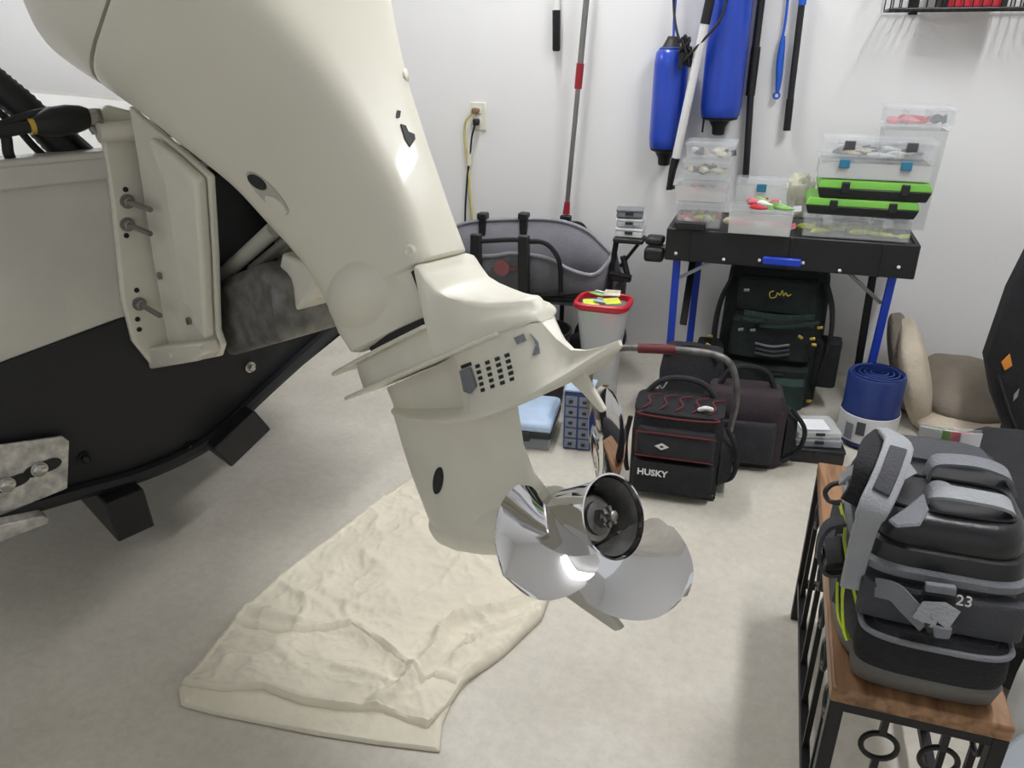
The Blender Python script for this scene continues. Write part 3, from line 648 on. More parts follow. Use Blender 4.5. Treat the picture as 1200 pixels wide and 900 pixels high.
MB().tube(smooth_pts([hz(990, 565, .715), hz(975, 568, .71), hz(967, 577, .70), hz(972, 587, .69), hz(985, 590, .69)], 5), .004, 8).build('side_ring', 'black_plastic', bag)
MB().strap(smooth_pts([hz(990, 610, .66), hz(972, 615, .65), hz(962, 630, .63), hz(960, 650, .60), hz(968, 668, .58), hz(985, 668, .58)], 5), .028, .006, (0, 1, 0)).build('side_strap', 'bag_grey', bag)
MB().prism([hz(x, y, .60) for x, y in ((962, 636), (985, 634), (988, 668), (965, 670))], (0, 0, .012)).build('side_buckle', 'black_plastic', bag, bevel=.003)
MB().strap(smooth_pts([hz(984, 590, .66), hz(990, 615, .645), hz(990, 640, .62), hz(1000, 690, .585), hz(1006, 715, .55), hz(1014, 745, .52)], 5), .004, .004, (1, 0, 0)).build('neon_zip', 'neon', bag)
MB().strap(smooth_pts([V(.188, 1.10, .60), V(.186, 1.08, .56), V(.192, 1.05, .525), V(.20, 1.035, .51)], 5), .010, .004, (0, 1, .3)).build('neon_zip', 'neon', bag)
MB().strap(smooth_pts([V(.182, 1.13, .60), V(.180, 1.11, .56), V(.185, 1.08, .525), V(.195, 1.06, .51)], 5), .006, .004, (0, 1, .3)).build('neon_zip', 'neon', bag)
for dy in (-.05, .06):
    MB().loft([[V(cx-.118-.012*k, cy+dy+p.x*(1-.05*k), .555+p.y*(1-.08*k)) for p in se_ring(0, -.05, .05, .05, 4, 28)] for k in (0, 1)]).build('side_pocket', 'bag_grey', bag)
# packets standing in the lid pocket behind the bag
for i, (x, y, c) in enumerate(((1086, 525, 'paper'), (1098, 522, 'lure_green'), (1108, 524, 'paper'), (1120, 526, 'lure_pink'), (1131, 530, 'paper'))):
    p = px(x, y, Y=1.40); t = thing('lure_packet', ['white lure packet at the left end behind the bag', 'white and green lure packet behind the bag handles', 'white lure packet between green and pink ones', 'pink-printed lure packet behind the bag handles', 'white lure packet at the right end behind the bag'][i], 'packet', (p.x, p.y, .662), .15*i-.3, 'lure packets behind the bag')
    mb = MB().loft([[V(-.020, .004*s_, .0) for s_ in (-1, 1)]+[V(.020, .004*s_, 0) for s_ in (1, -1)], [V(-.021, .005*s_, .03) for s_ in (-1, 1)]+[V(.021, .005*s_, .03) for s_ in (1, -1)], [V(-.019, .001*s_, .062) for s_ in (-1, 1)]+[V(.019, .001*s_, .062) for s_ in (1, -1)]])
    mb.build('pouch', 'clear_plastic', t, world=False, smooth=False)
    MB().box((0, -.0062, .045), (.036, .001, .026)).build('header_card', c, t, world=False)
    MB().sblob((0, 0, .02), (.013, .003, .012), 2.2).build('bait', ['lure_cream', 'lure_green', 'lure_cream', 'lure_red', 'lure_pink'][i], t, world=False)
tray = MB().box((.345, 1.415, .553), (.17, .07, .20)); tag(tray.build('dark_pouch', 'black_fabric', bevel=.012), 'black fabric pouch behind the tackle bag holding lure packets', 'pouch')
MB
# dark duffel beyond the bench, pale bag and clear bin at the right edge
df = thing('duffel_bag', 'black duffel bag at right edge behind the tackle bag', 'bag', (.72, 1.88, 0))
MB().sblob((.72, 1.88, .21), (.17, .38, .21), 4).build('body', 'black_fabric', df)
MB().strap(smooth_pts([V(.60, 1.53, .38), V(.58, 1.49, .30), V(.59, 1.48, .22)], 5), .03, .006, (1, 0, 0)).build('strap', 'dark_fabric', df)
MB().tube(smooth_pts([px(1186, 655, Y=1.485), px(1194, 664, Y=1.475), px(1204, 660, Y=1.475)], 4), .004, 8).build('yellow_trim', 'neon', df)
tag(MB().sblob((.625, 1.405, .145), (.042, .035, .145), 3).build('white_sack', 'white_plastic'), 'small white plastic sack at right edge beside the bench', 'sack')
bn = thing('storage_bin', 'clear plastic storage bin cut off at the lower right corner', 'bin', (.63, 1.205, 0))
Rb = Matrix.Rotation(radians(52), 3, 'Z')
MB().box(V(.63, 1.205, .055), (.27, .22, .10), Rb).build('bin_wall', 'smoky_clear', bn, bevel=.02)
MB().box(V(.63, 1.205, .112), (.285, .235, .018), Rb).build('bin_lid', 'smoky_clear', bn, bevel=.01)
MB().box(V(.63, 1.205, .05), (.22, .17, .06), Rb).build('contents', 'lure_cream', bn, bevel=.02)

# ---------------------------------------------------------------- work table
ty0, ty1, tx0, tx1, tz = 2.92, 3.30, -.357, .513, .705
tab = thing('work_table', 'black topped folding work table with blue metal legs', 'table', ((tx0+tx1)/2, 3.1, 0))
MB().box2((tx0, ty0, tz-.118), (tx1, ty0+.022, tz+.004)).build('front_apron', 'black_plastic', tab, bevel=.005)
MB().box2((tx0, ty1-.022, tz-.118), (tx1, ty1, tz+.004)).build('back_apron', 'black_plastic', tab, bevel=.005)
MB().box2((tx0, ty0+.022, tz-.118), (tx0+.02, ty1-.022, tz+.004)).build('side_apron', 'black_plastic', tab, bevel=.004)
MB().box2((tx1-.02, ty0+.022, tz-.118), (tx1, ty1-.022, tz+.004)).build('side_apron', 'black_plastic', tab, bevel=.004)
MB().box2((tx0+.02, ty0+.022, tz-.03), (tx1-.02, ty1-.022, tz)).build('table_top', 'black_plastic', tab)
for x in (-.06, .15, .33): MB().box2((tx0+.087+(x+.06)*1.7, ty0-.004, tz-.118), (tx0+.095+(x+.06)*1.7, ty0+.001, tz)).build('apron_rib', 'black_plastic', tab, bevel=.002)
p = px(916, 306, Y=ty0); MB().box((p.x, ty0-.008, p.z), (.135, .02, .03)).build('blue_handle', 'blue_paint', tab, bevel=.006)
for x, y in ((792, 297), (848, 304), (890, 305), (941, 308), (984, 317), (1053, 313)):
    p = px(x, y, Y=ty0); MB().lathe([(.006, 0), (.006, .003), (.003, .005)], p, (0, -1, 0), 12).build('rivet', 'white_plastic', tab)
def leg(x, a, b, mt, name='leg'):
    MB().strap([V(x, *a), V(x, *b)], .028, .02, (1, 0, 0)).build(name, mt, tab, bevel=.003)
leg(tx0+.045, (2.95, tz-.10), (2.99, .0), 'blue_paint'); leg(tx0+.105, (3.24, tz-.10), (3.15, .0), 'blue_paint'); leg(tx0+.085, (3.24, tz-.10), (3.02, .30), 'black_metal', 'cross_brace')
leg(tx1-.065, (2.95, tz-.10), (3.06, .0), 'blue_paint'); leg(tx1-.095, (3.24, tz-.10), (3.10, .0), 'black_metal')
MB().box2((tx0+.03, 2.96, .16), (tx0+.13, 2.98, .19)).build('foot_rail', 'blue_paint', tab)
MB().tube([V(-.15, 3.0, tz-.11), V(-.30, 3.0, .50)], .007, 8).build('stay_bar', 'pale_plastic', tab)
MB().tube([V(.28, 3.0, tz-.11), V(.435, 3.0, .47)], .007, 8).build('stay_bar', 'brushed_steel', tab)
# clamp pad that sticks out at the table's left end
ck = thing('clamp_pad', 'black plastic clamp block projecting at left end of the table', 'clamp', (-.40, 2.96, .6))
MB().box(px(767, 297, Y=2.96), (.075, .07, .055)).build('jaw', 'black_plastic', ck, bevel=.012)
MB().box(px(768, 281, Y=2.98), (.07, .07, .03)).build('jaw', 'black_plastic', ck, bevel=.01)
MB().tube([px(775, 290, Y=2.97), px(790, 290, Y=2.97)], .012, 10).build('screw', 'brushed_steel', ck)
bk = thing('black_clip_case', 'flat black case lying at left front of the table', 'case', (-.27, 2.95, tz))
MB().box2((-.325, 2.900, tz+.0045), (-.215, 2.926, tz+.034)).build('body', 'black_plastic', bk, bevel=.004)
for x in (-.295, -.27, -.245): MB().box((x, 2.898, tz+.019), (.012, .004, .01)).build('catch', 'dark_fabric', bk)

# tackle boxes ------------------------------------------------
def clearbox(label, x0, x1, y0, y1, z0, z1, body='clear_plastic', lidm='clear_plastic', latch=None, nl=2, div=5, liddepth=.012, group='tackle boxes on the work table', name='tackle_box', latchdy=0, taper=.0):
    t = thing(name, label, 'box', ((x0+x1)/2, (y0+y1)/2, z0), 0, group)
    w, d, h = x1-x0, y1-y0, z1-z0-liddepth; e = .0035; T = taper
    def ring(hw, hd, z): return [V(-hw, -hd, z), V(hw, -hd, z), V(hw, hd, z), V(-hw, hd, z)]
    MB().loft([ring(w/2*(1-T)-.004, d/2*(1-T)-.004, e), ring(w/2-.004, d/2-.004, h), ring(w/2-.004-e, d/2-.004-e, h), ring(w/2*(1-T)-.004-e, d/2*(1-T)-.004-e, e*2)]).build('body', body, t, world=False, bevel=.002)
    MB().box((0, 0, h+liddepth/2), (w, d, liddepth)).build('lid', lidm, t, world=False, bevel=.003)
    for i in range(1, div): MB().box((-w/2+w*i/div, 0, h*.5), (.002, d*.92, h*.86)).build('divider', 'clear_plastic', t, world=False)
    if latch:
        for i in range(nl):
            lx = 0 if nl == 1 else (-w*.27+i*w*.54); MB().box((lx, -d/2-.002, h-.006+latchdy), (.034, .008, .03)).build('latch', latch, t, world=False, bevel=.003)
    return t
LN = [0]
def lures(n, x0, x1, y0, y1, z, mats, where, size=(.028, .009, .008), group=None):
    for i in range(n):
        a = random.uniform(-.6, .6); t = thing('fishing_lure', 'small '+{'lure_yellow':'yellow','lure_cream':'cream','lure_pink':'pink','lure_red':'red','lure_green':'green','lure_blue':'blue','lure_dark':'dark grey','pale_plastic':'pale grey','paper':'white'}[mats[i % len(mats)]]+' soft lure '+where, 'lure', (random.uniform(x0, x1), random.uniform(y0, y1), z+random.uniform(0, .012)), a, group or 'lures '+where)
        s_ = [q*random.uniform(.8, 1.3) for q in size]
        MB().tube(smooth_pts([V(-s_[0], 0, 0), V(-s_[0]*.4, s_[1]*.3, .002), V(s_[0]*.3, -s_[1]*.2, .001), V(s_[0], s_[1]*.5, 0)], 3), [s_[1]*k for k in (.35, .7, .95, 1, 1, .95, .8, .6, .4, .25)], 8).build('body', mats[i % len(mats)], t, world=False)
        MB().strap([V(s_[0]*.9, s_[1]*.4, 0), V(s_[0]*1.5, s_[1]*1.2, .004)], s_[1]*1.6, .002, (0, 0, 1)).build('tail', mats[(i+1) % len(mats)], t, world=False)
yb = 2.925
# right-hand stack, bottom to top
clearbox('clear divided box with yellow lures at the bottom of right stack', .118, .478, yb, yb+.21, tz+.004, .792, div=7, latch='clear_plastic')
lures(16, .15, .40, yb+.02, yb+.17, tz+.018, ['lure_yellow'], 'in the bottom clear box of right stack', (.045, .010, .012))
def greenbox(label, x0, x1, y0, z0, z1):
    t = thing('tackle_box', label, 'box', ((x0+x1)/2, y0+.105, z0), 0, 'tackle boxes on the work table'); w, d, h = x1-x0, .21, z1-z0
    MB().loft([[V(sx*k*w/2, sy*d/2*k, z) for sx, sy in ((-1, -1), (1, -1), (1, 1), (-1, 1))] for k, z in ((.94, 0), (.99, h*.45), (1, h*.55))]).build('body', 'black_plastic', t, world=False, bevel=.004)
    MB().loft([[V(sx*k*w/2, sy*d/2*k, z) for sx, sy in ((-1, -1), (1, -1), (1, 1), (-1, 1))] for k, z in ((1.0, h*.55), (.99, h*.68), (.95, h*.95), (.93, h))]).build('lid', 'lime', t, world=False, bevel=.003)
    for lx in (-w*.25, w*.27): MB().box((lx, -d/2-.001, h*.62), (.026, .012, h*.6)).build('latch', 'black_plastic', t, world=False, bevel=.003)
greenbox('black box with lime green lid, lower one of two', .120, .485, yb, .793, .850)
greenbox('black box with lime green lid, upper one of two', .150, .512, yb, .851, .914)
clearbox('clear box with two teal latches above the green lids', .142, .500, yb, yb+.21, .915, .984, 'frosted', 'clear_plastic', 'teal', div=3, latchdy=.004)
lures(5, .2, .44, yb+.03, yb+.10, .935, ['lure_cream', 'lure_blue'], 'in the clear box with teal latches', (.05, .006, .006))
clearbox('clear box with dark latches on top of the right stack', .150, .505, yb, yb+.21, .985, 1.048, 'clear_plastic', 'clear_plastic', 'lure_dark', div=6)
lures(12, .18, .47, yb+.02, yb+.17, .995, ['lure_cream', 'lure_dark', 'pale_plastic'], 'in the topmost box of right stack', (.035, .008, .008))
# tall container and its box behind
clearbox('tall clear tub with pale contents at the right back of table', .352, .566, 3.145, 3.305, tz+.004, 1.076, 'frosted', 'clear_plastic', None, div=1, name='tall_tub', taper=.12)
tag(MB().sblob((.46, 3.225, .89), (.075, .06, .14), 2.6).build('pale_bag', 'lure_cream'), 'pale yellowish bag packed inside the tall clear tub', 'bag')
clearbox('small clear box of red lures on top of the tall tub', .347, .575, 3.14, 3.31, 1.077, 1.142, 'clear_plastic', 'clear_plastic', None, div=3)
lures(7, .38, .47, 3.16, 3.20, 1.09, ['lure_red', 'lure_pink'], 'in the clear box on the tall tub', (.03, .012, .012))
lures(3, .505, .54, 3.16, 3.20, 1.09, ['lure_dark'], 'among red ones on the tall tub', (.016, .012, .012))
cb = MB().sblob((.100, 3.19, .812), (.042, .05, .078), 2.4, None, 40, 30)
for v in cb.v: v += (v-V(.100, 3.19, .812))*(.38*noise.noise(v*22)+.22*noise.noise(v*55))
tag(cb.build('plastic_bag', 'bag_film'), 'translucent plastic bag slumped behind right stack of boxes', 'bag')
# left stack of clear tubs
clearbox('clear tub of pale and yellow lures at bottom of left stack', -.335, -.158, 2.93, 3.10, tz+.005, .806, 'clear_plastic', 'clear_plastic', None, div=1, taper=.06)
lures(14, -.31, -.19, 2.95, 3.06, tz+.03, ['lure_yellow', 'lure_cream', 'lure_pink', 'lure_cream'], 'in the bottom tub of left stack', (.022, .012, .014))
clearbox('shallow clear tub, second from the bottom of left stack', -.345, -.150, 2.925, 3.10, .807, .885, 'frosted', 'clear_plastic', None, div=1, taper=.06, liddepth=.02)
lures(10, -.31, -.19, 2.95, 3.06, .83, ['lure_pink', 'pale_plastic'], 'in the second tub of left stack', (.02, .01, .012))
clearbox('clear tub of grey lures, third from the bottom of left stack', -.325, -.148, 2.93, 3.10, .886, .958, 'clear_plastic', 'clear_plastic', None, div=1, taper=.06)
lures(14, -.30, -.18, 2.95, 3.06, .91, ['lure_cream', 'lure_dark', 'lure_cream'], 'in the third tub of left stack', (.02, .01, .012))
clearbox('small clear tub on top of the left stack', -.320, -.138, 2.94, 3.09, .959, 1.02, 'clear_plastic', 'clear_plastic', None, div=1, taper=.06)
lures(11, -.29, -.17, 2.96, 3.05, .975, ['lure_dark', 'lure_cream', 'pale_plastic'], 'in the top tub of left stack', (.02, .01, .012))
# middle boxes
clearbox('clear box heaped with colourful lures at middle front of table', -.140, .088, 2.885, 3.05, tz+.004, .800, 'frosted', 'clear_plastic', None, div=3, taper=.03)
lures(12, -.12, .06, 2.90, 3.0, tz+.03, ['lure_cream', 'lure_red', 'lure_pink', 'pale_plastic'], 'inside the middle clear box', (.03, .012, .014))
lures(9, -.08, .05, 2.90, 3.0, .805, ['lure_green', 'lure_pink', 'lure_red', 'lure_green', 'paper'], 'heaped on the lid of middle clear box', (.034, .010, .012))
clearbox('clear box with one teal latch behind the middle box', -.135, .06, 3.06, 3.24, tz+.004, .87, 'frosted', 'clear_plastic', 'teal', nl=1, div=1)

# ---------------------------------------------------------------- things hung on the back wall
WY = Y1
def fender(label, x, z0, z1, r, yc):
    t = thing('boat_fender', label, 'fender', (x, yc, z0), 0, 'boat fenders on the wall'); h = z1-z0
    MB().lathe([(.02, .055), (r*.75, .06), (r*.94, .075), (r, .11), (r, h-.10), (r*.94, h-.06), (r*.7, h-.04), (.02, h-.035)], V(0, 0, 0), (0, 0, 1), 32).build('air_body', 'blue_vinyl', t, world=False)
    MB().lathe([(.016, .0), (.024, .004), (.026, .03), (.04, .055), (r*.86, .062), (r*.9, .07), (r*.5, .072)], V(0, 0, 0), (0, 0, 1), 28).build('end_cap', 'rubber', t, world=False)
    MB().lathe([(r*.8, h-.045), (.04, h-.036), (.026, h-.01), (.022, h)], V(0, 0, 0), (0, 0, 1), 28).build('end_cap', 'rubber', t, world=False)
    return t
fender('slimmer blue boat fender hanging lower, left of the white pole', -.445, .875, 1.37, .068, WY-.075)
fender('larger blue boat fender hanging higher, right of white pole', -.236, 1.005, 1.72, .079, WY-.085)
for i, (a, b, c) in enumerate((((-.445, WY-.075, 1.36), (-.45, WY-.06, 1.5), (-.44, WY-.01, 1.95)), ((-.236, WY-.085, 1.71), (-.24, WY-.06, 1.8), (-.24, WY-.01, 1.95)))):
    tag(MB().tube(smooth_pts([a, b, c], 5), .005, 8).build('fender_rope', 'blue_vinyl' if i == 0 else 'rubber'), ('blue rope holding up the slimmer fender', 'black rope holding up the larger fender')[i], 'rope')
rp = smooth_pts([px(852, 0, Y=3.25), px(843, 25, Y=3.24), px(826, 45, Y=3.235), px(806, 66, Y=3.24), px(797, 76, Y=3.25)], 5)
tag(MB().tube(rp, .005, 8).build('black_line', 'rubber'), 'thin black line crossing in front of the larger fender', 'line')
rp = smooth_pts([px(789, -20, Y=3.33), px(790, 15, Y=3.33), px(794, 40, Y=3.3), px(802, 60, Y=3.28)], 5)
tag(MB().tube(rp, .005, 8).build('black_line', 'rubber'), 'thin black line hanging left of the white pole', 'line')
kn = thing('rope_knot', 'bundle of knotted black cord between the two fenders', 'cord', px(803, 62, Y=3.27))
for k in range(7):
    q = [px(803+random.uniform(-8, 8), 62+random.uniform(-22, 20), Y=3.255+random.uniform(0, .03)) for _ in range(5)]
    MB().tube(smooth_pts(q, 5), .006, 7).build('cord_turn', 'rubber', kn)
MB().tube([px(800, 62, Y=3.25), px(797, 82, Y=3.25)], [.014, .008], 8).build('cord_end', 'rubber', kn)
tag(MB().tube([px(839, -10, Y=3.36), px(838, 30, Y=3.36), px(823, 155, Y=3.38)], .004, 8).build('black_line', 'rubber'), 'straight black line hanging behind the white pole', 'line')
wp = thing('white_pole', 'white pole with black grip and foot leaning on wall between fenders', 'pole', px(785, 222, Y=3.34))
a, b = px(826, 28, Y=3.245), px(792, 185, Y=3.26)
MB().tube([a, b], .0165, 16).build('shaft', 'pole_white', wp); MB().tube([a+(a-b)*.9, a], .018, 16).build('grip', 'rubber', wp)
MB().tube([b, px(788, 200, Y=3.265), px(784, 222, Y=3.265)], [.018, .015, .012], 12).build('foot', 'black_plastic', wp); MB().tube([px(781, 221, Y=3.265), px(791, 219, Y=3.265)], .008, 8).build('foot_tip', 'black_plastic', wp)
def rod(name, label, cat, pts, mt): # pts: (px, py, radius)
    t = thing(name, label, cat, px(pts[-1][0], pts[-1][1], Y=WY-.03))
    return t
t = thing('telescopic_rod', 'long black two-section rod hanging right of larger fender', 'rod', px(873, 200, Y=3.39))
MB().tube([px(897, -40, Y=3.39), px(885, 58, Y=3.39)], .0150, 14).build('upper_section', 'black_plastic', t)
MB().tube([px(886, 55, Y=3.39), px(879, 112, Y=3.39)], .0185, 14).build('joint_sleeve', 'rubber', t)
MB().tube([px(880, 108, Y=3.39), px(872, 235, Y=3.39)], .0135, 14).build('lower_section', 'black_plastic', t)
t = thing('black_rod', 'black rod with blue collar hanging at the right end', 'rod', px(922, 152, Y=3.39))
MB().tube([px(942, -15, Y=3.39), px(926, 118, Y=3.39)], .0125, 14).build('shaft', 'black_plastic', t); MB().tube([px(926, 116, Y=3.39), px(922, 153, Y=3.39)], .0145, 14).build('grip', 'rubber', t)
MB().tube([px(942, -15, Y=3.39), px(940, 6, Y=3.39)], .0145, 14).build('collar', 'blue_tool', t)
t = thing('blue_scraper', 'slim blue tool with eyelet hanging beside the black rod', 'tool', px(911, 115, Y=3.40))
MB().tube(smooth_pts([px(925, -20, Y=3.41), px(921, 20, Y=3.41), px(917, 45, Y=3.41)], 4), .005, 8).build('stem', 'blue_tool', t)
P = smooth_pts([px(918, 42, Y=3.40), px(916, 58, Y=3.40), px(914, 75, Y=3.40), px(913, 90, Y=3.40), px(911, 108, Y=3.40)], 4)
MB().tube(P, [.005+.009*sin(pi*min(1, (i+1)/(len(P)+1)))**.7 for i in range(len(P))], 12).build('handle', 'blue_tool', t)
c = px(910, 112, Y=3.40); MB().tube([c+V(.011*cos(q), 0, .011*sin(q)) for q in [2*pi*k/16 for k in range(17)]], .004, 8, False).build('eyelet', 'blue_tool', t)
t = thing('hanging_brush', 'white stemmed tool with black grip hanging on upper wall', 'tool', px(652, 60, Y=3.40))
MB().tube([px(652, 12, Y=3.40), px(652, 58, Y=3.40), px(652, 60, Y=3.40)], [.0165, .0165, .013], 16).build('grip', 'rubber', t); MB().tube([px(652, -30, Y=3.40), px(652, 13, Y=3.40)], .014, 14).build('stem', 'white_plastic', t)
t = thing('mop_pole', 'grey telescopic pole with red joints leaning on the wall', 'pole', px(663, 258, Y=3.36))
a, b = px(690, -30, Y=3.36), px(663, 256, Y=3.36)
def on(y): k = (y+30)/286; return a.lerp(b, k)
MB().tube([on(-30), on(66)], .0125, 14).build('upper_tube', 'brushed_steel', t); MB().tube([on(66), on(95)], .016, 14).build('red_joint', 'mop_red', t)
MB().tube([on(95), on(236)], .0105, 14).build('lower_tube', 'brushed_steel', t); MB().tube([on(234), on(250)], [.0125, .016], 14).build('red_socket', 'mop_red', t)
MB().box(on(256), (.05, .03, .03)).build('mop_head', 'black_plastic', t, bevel=.006)
P = smooth_pts([on(262), px(680, 262, Y=3.36), px(688, 272, Y=3.36), px(690, 280, Y=3.36)], 4); MB().tube(P, .008, 8).build('wire_hoop', 'black_metal', t)
MB().tube([on(258), V(on(258).x-.01, 3.37, .03)], .011, 10).build('lower_pole', 'black_metal', t)
# socket with leads
oc = px(561, 136, Y=WY)
so = thing('wall_socket', 'ivory wall socket with two leads plugged in', 'socket', oc)
MB().box((oc.x, WY-.004, oc.z), (.074, .008, .118)).build('cover_plate', 'ivory', so, bevel=.003)
for dz in (.024, -.022): MB().box((oc.x, WY-.009, oc.z+dz), (.034, .004, .03)).build('receptacle', 'white_plastic', so, bevel=.002)
for dz in (.024, -.022):
    for dx in (-.007, .007): MB().box((oc.x+dx, WY-.0112, oc.z+dz), (.003, .001, .009)).build('slot', 'seam_dark', so)
t = thing('black_lead', 'black power lead hanging from the wall socket', 'lead', px(544, 258, Y=3.40))
MB().box(px(558, 143, Y=3.40), (.026, .03, .028)).build('plug', 'rubber', t, bevel=.006)
MB().tube(smooth_pts([px(557, 145, Y=3.39), px(553, 160, Y=3.40), px(551, 180, Y=3.41), px(547, 215, Y=3.42), px(545, 262, Y=3.42), px(546, 330, Y=3.42)], 5), .0045, 8).build('cord', 'rubber', t)
t = thing('yellow_lead', 'pale yellow extension lead hanging from the wall socket', 'lead', px(553, 258, Y=3.40))
MB().box(px(557, 130, Y=3.40), (.03, .03, .026)).build('plug', 'rusty', t, bevel=.006)
MB().tube(smooth_pts([px(556, 131, Y=3.39), px(546, 142, Y=3.40), px(544, 158, Y=3.41), px(547, 180, Y=3.415), px(549, 200, Y=3.42), px(551, 230, Y=3.42), px(554, 262, Y=3.42), px(553, 330, Y=3.42)], 5), .0055, 8).build('cord', 'yellow_cord', t)
MB().tube([px(551, 176, Y=3.415), px(550, 194, Y=3.415)], .010, 10).build('cord_tie', 'ivory', t)
# wire basket shelf with red box
bs = thing('wire_basket', 'black wire basket shelf high on wall at upper right', 'basket', (.7, 3.32, 1.45))
b0, b1, yA, yB, zA, zB = .306, 1.20, 3.20, 3.41, 1.452, 1.64
for z, r in ((zA, .0045), (zB, .006)):
    MB().tube([V(b0, yA, z), V(b1, yA, z), V(b1, yB, z), V(b0, yB, z), V(b0, yA, z)], r, 8).build('rim_wire', 'black_metal', bs)
n = 32; mb0 = None
for i in range(n+1):
    x = b0+(b1-b0)*i/n
    if mb0 is None:
        mb0 = MB().tube([V(0, yA, zB), V(0, yA, zA), V(0, yB, zA), V(0, yB, zB)], .0025, 6); mb0.v = [p - V(.7, 3.32, 1.45) for p in mb0.v]
        first = mb0.build('wire', 'black_metal', bs, world=False); first.location.x = x
    else:
        c_ = first.copy(); COL.objects.link(c_); c_.location.x = x
for q in (.25, .5, .75): MB().tube([V(b0, yA+(yB-yA)*q, zA), V(b1, yA+(yB-yA)*q, zA)], .0025, 6).build('cross_wire', 'black_metal', bs)
MB().box((b0+.1, WY-.006, 1.55), (.03, .012, .22)).build('wall_mount', 'black_metal', bs); MB().box((b1-.1, WY-.006, 1.55), (.03, .012, .22)).build('wall_mount', 'black_metal', bs)
rb = thing('red_box', 'red and black box standing inside the wire basket', 'box', (.56, 3.29, zA+.003))
MB().box((.565, 3.29, zA+.075), (.16, .13, .14)).build('carton', 'red_plastic', rb, bevel=.004); MB().box((.475, 3.29, zA+.075), (.02, .135, .145)).build('end_cap', 'black_plastic', rb, bevel=.004); MB().box((.655, 3.29, zA+.075), (.02, .135, .145)).build('end_cap', 'black_plastic', rb, bevel=.004)
tag(MB().sblob((.93, 3.31, zA+.07), (.10, .07, .065), 3).build('white_bundle', 'white_plastic'), 'white bundle inside the wire basket beside the red box', 'bundle')
# ---------------------------------------------------------------- folding wagon
wg = thing('folding_wagon', 'grey fabric folding wagon with black frame by the back wall', 'wagon', (-.95, 3.1, 0))
yf, yk = 2.93, 3.30
back = smooth_pts([px(525, 268, Y=yk), px(560, 259, Y=yk), px(640, 257, Y=yk), px(684, 268, Y=yk-.02), px(712, 292, Y=yk-.08), px(735, 318, Y=yk-.16)], 5)
front = smooth_pts([px(515, 300, Y=yf), px(575, 300, Y=yf), px(600, 297, Y=yf), px(640, 302, Y=yf), px(668, 316, Y=yf), px(695, 322, Y=yf), px(712, 308, Y=yf+.02), px(722, 288, Y=yf+.05)], 5)
zb = .36
MB
def wall_sheet(top, name, mt, zbot, inset):
    rows = [[p, p.lerp(V(p.x, p.y+inset, zbot), .5)+V(0, inset*.4, 0), V(p.x, p.y+inset, zbot)] for p in top]
    o = MB().loft(rows, False, False, closed=False).build(name, mt, wg); md = o.modifiers.new('skin', 'SOLIDIFY'); md.thickness = .006; return o
wall_sheet(back, 'back_panel', 'wagon_grey', zb, -.03); wall_sheet(front, 'front_panel', 'wagon_grey', zb, .03)
for tp, nm in ((back, 'rim_binding'), (front, 'rim_binding')): MB().tube(tp, .008, 8).build(nm, 'wagon_light', wg)
# right end panel hangs between the corner posts
eR = [(front[-1].lerp(back[-1], t) + V(0, 0, -.05*sin(pi*t))) for t in [k/10 for k in range(11)]]
rows = [[p, V(p.x-.03, p.y, zb+.06), V(p.x-.06, p.y, zb)] for p in eR]
o = MB().loft(rows, False, False, closed=False).build('end_panel', 'wagon_light', wg); o.modifiers.new('skin', 'SOLIDIFY').thickness = .006
eL = [front[0].lerp(back[0], t) for t in (0, .5, 1)]; o = MB().loft([[p, V(p.x, p.y, zb)] for p in eL], False, False, closed=False).build('end_panel', 'wagon_grey', wg); o.modifiers.new('skin', 'SOLIDIFY').thickness = .006
MB().box2((front[0].x, yf+.03, zb-.01), (-.60, yk-.03, zb)).build('bed', 'wagon_grey', wg)
def post(x, y0_, y1_, Y, w=.03):
    a, b = px(x, y0_, Y=Y), px(x, y1_, Y=Y); MB().strap([a, b], w, .03, (1, 0, 0)).build('corner_post', 'black_plastic', wg, bevel=.005)
post(558, 274, 345, yf-.02, .045); post(614, 276, 350, yf-.02, .045); post(566, 250, 300, yk, .035); post(614, 249, 300, yk, .035)
for x in (566, 614): MB().box(px(x, 253, Y=yk), (.045, .05, .03)).build('post_cap', 'black_plastic', wg, bevel=.006)
for pts in ([(620, 283), (636, 284), (648, 293), (656, 310), (657, 342)], [(556, 344), (600, 346), (657, 346)], [(560, 283), (600, 281), (620, 283)]):
    MB().tube(smooth_pts([px(x, y, Y=yf-.02) for x, y in pts], 5), .010, 8).build('frame_tube', 'black_metal', wg)
MB().tube(smooth_pts([px(722, 284, Y=yf+.03), px(716, 320, Y=yf+.03), px(714, 350, Y=yf+.03)], 4), .011, 8).build('frame_tube', 'black_metal', wg)
for a, b in (((560, 350), (700, 352)), ((640, 352), (650, 380)), ((655, 350), (690, 345)), ((715, 320), (740, 325))): MB().tube([px(*a, Y=yf+.02), px(*b, Y=yf+.02)], .010, 8).build('frame_tube', 'black_metal', wg)
MB().tube([px(730, 300, Y=2.97), px(736, 326, Y=2.97)], .012, 8).build('latch_arm', 'black_plastic', wg); MB().box(px(728, 326, Y=2.96), (.08, .03, .025)).build('latch_arm', 'black_plastic', wg, bevel=.006)
MB().box(px(736, 279, Y=2.94)+V(0, .04, -.0125), (.12, .09, .022)).build('corner_tray', 'black_plastic', wg, bevel=.008)
MB().tube([px(727, 312, Y=2.97), px(748, 286, Y=2.97)], .007, 8).build('latch_arm', 'black_metal', wg)
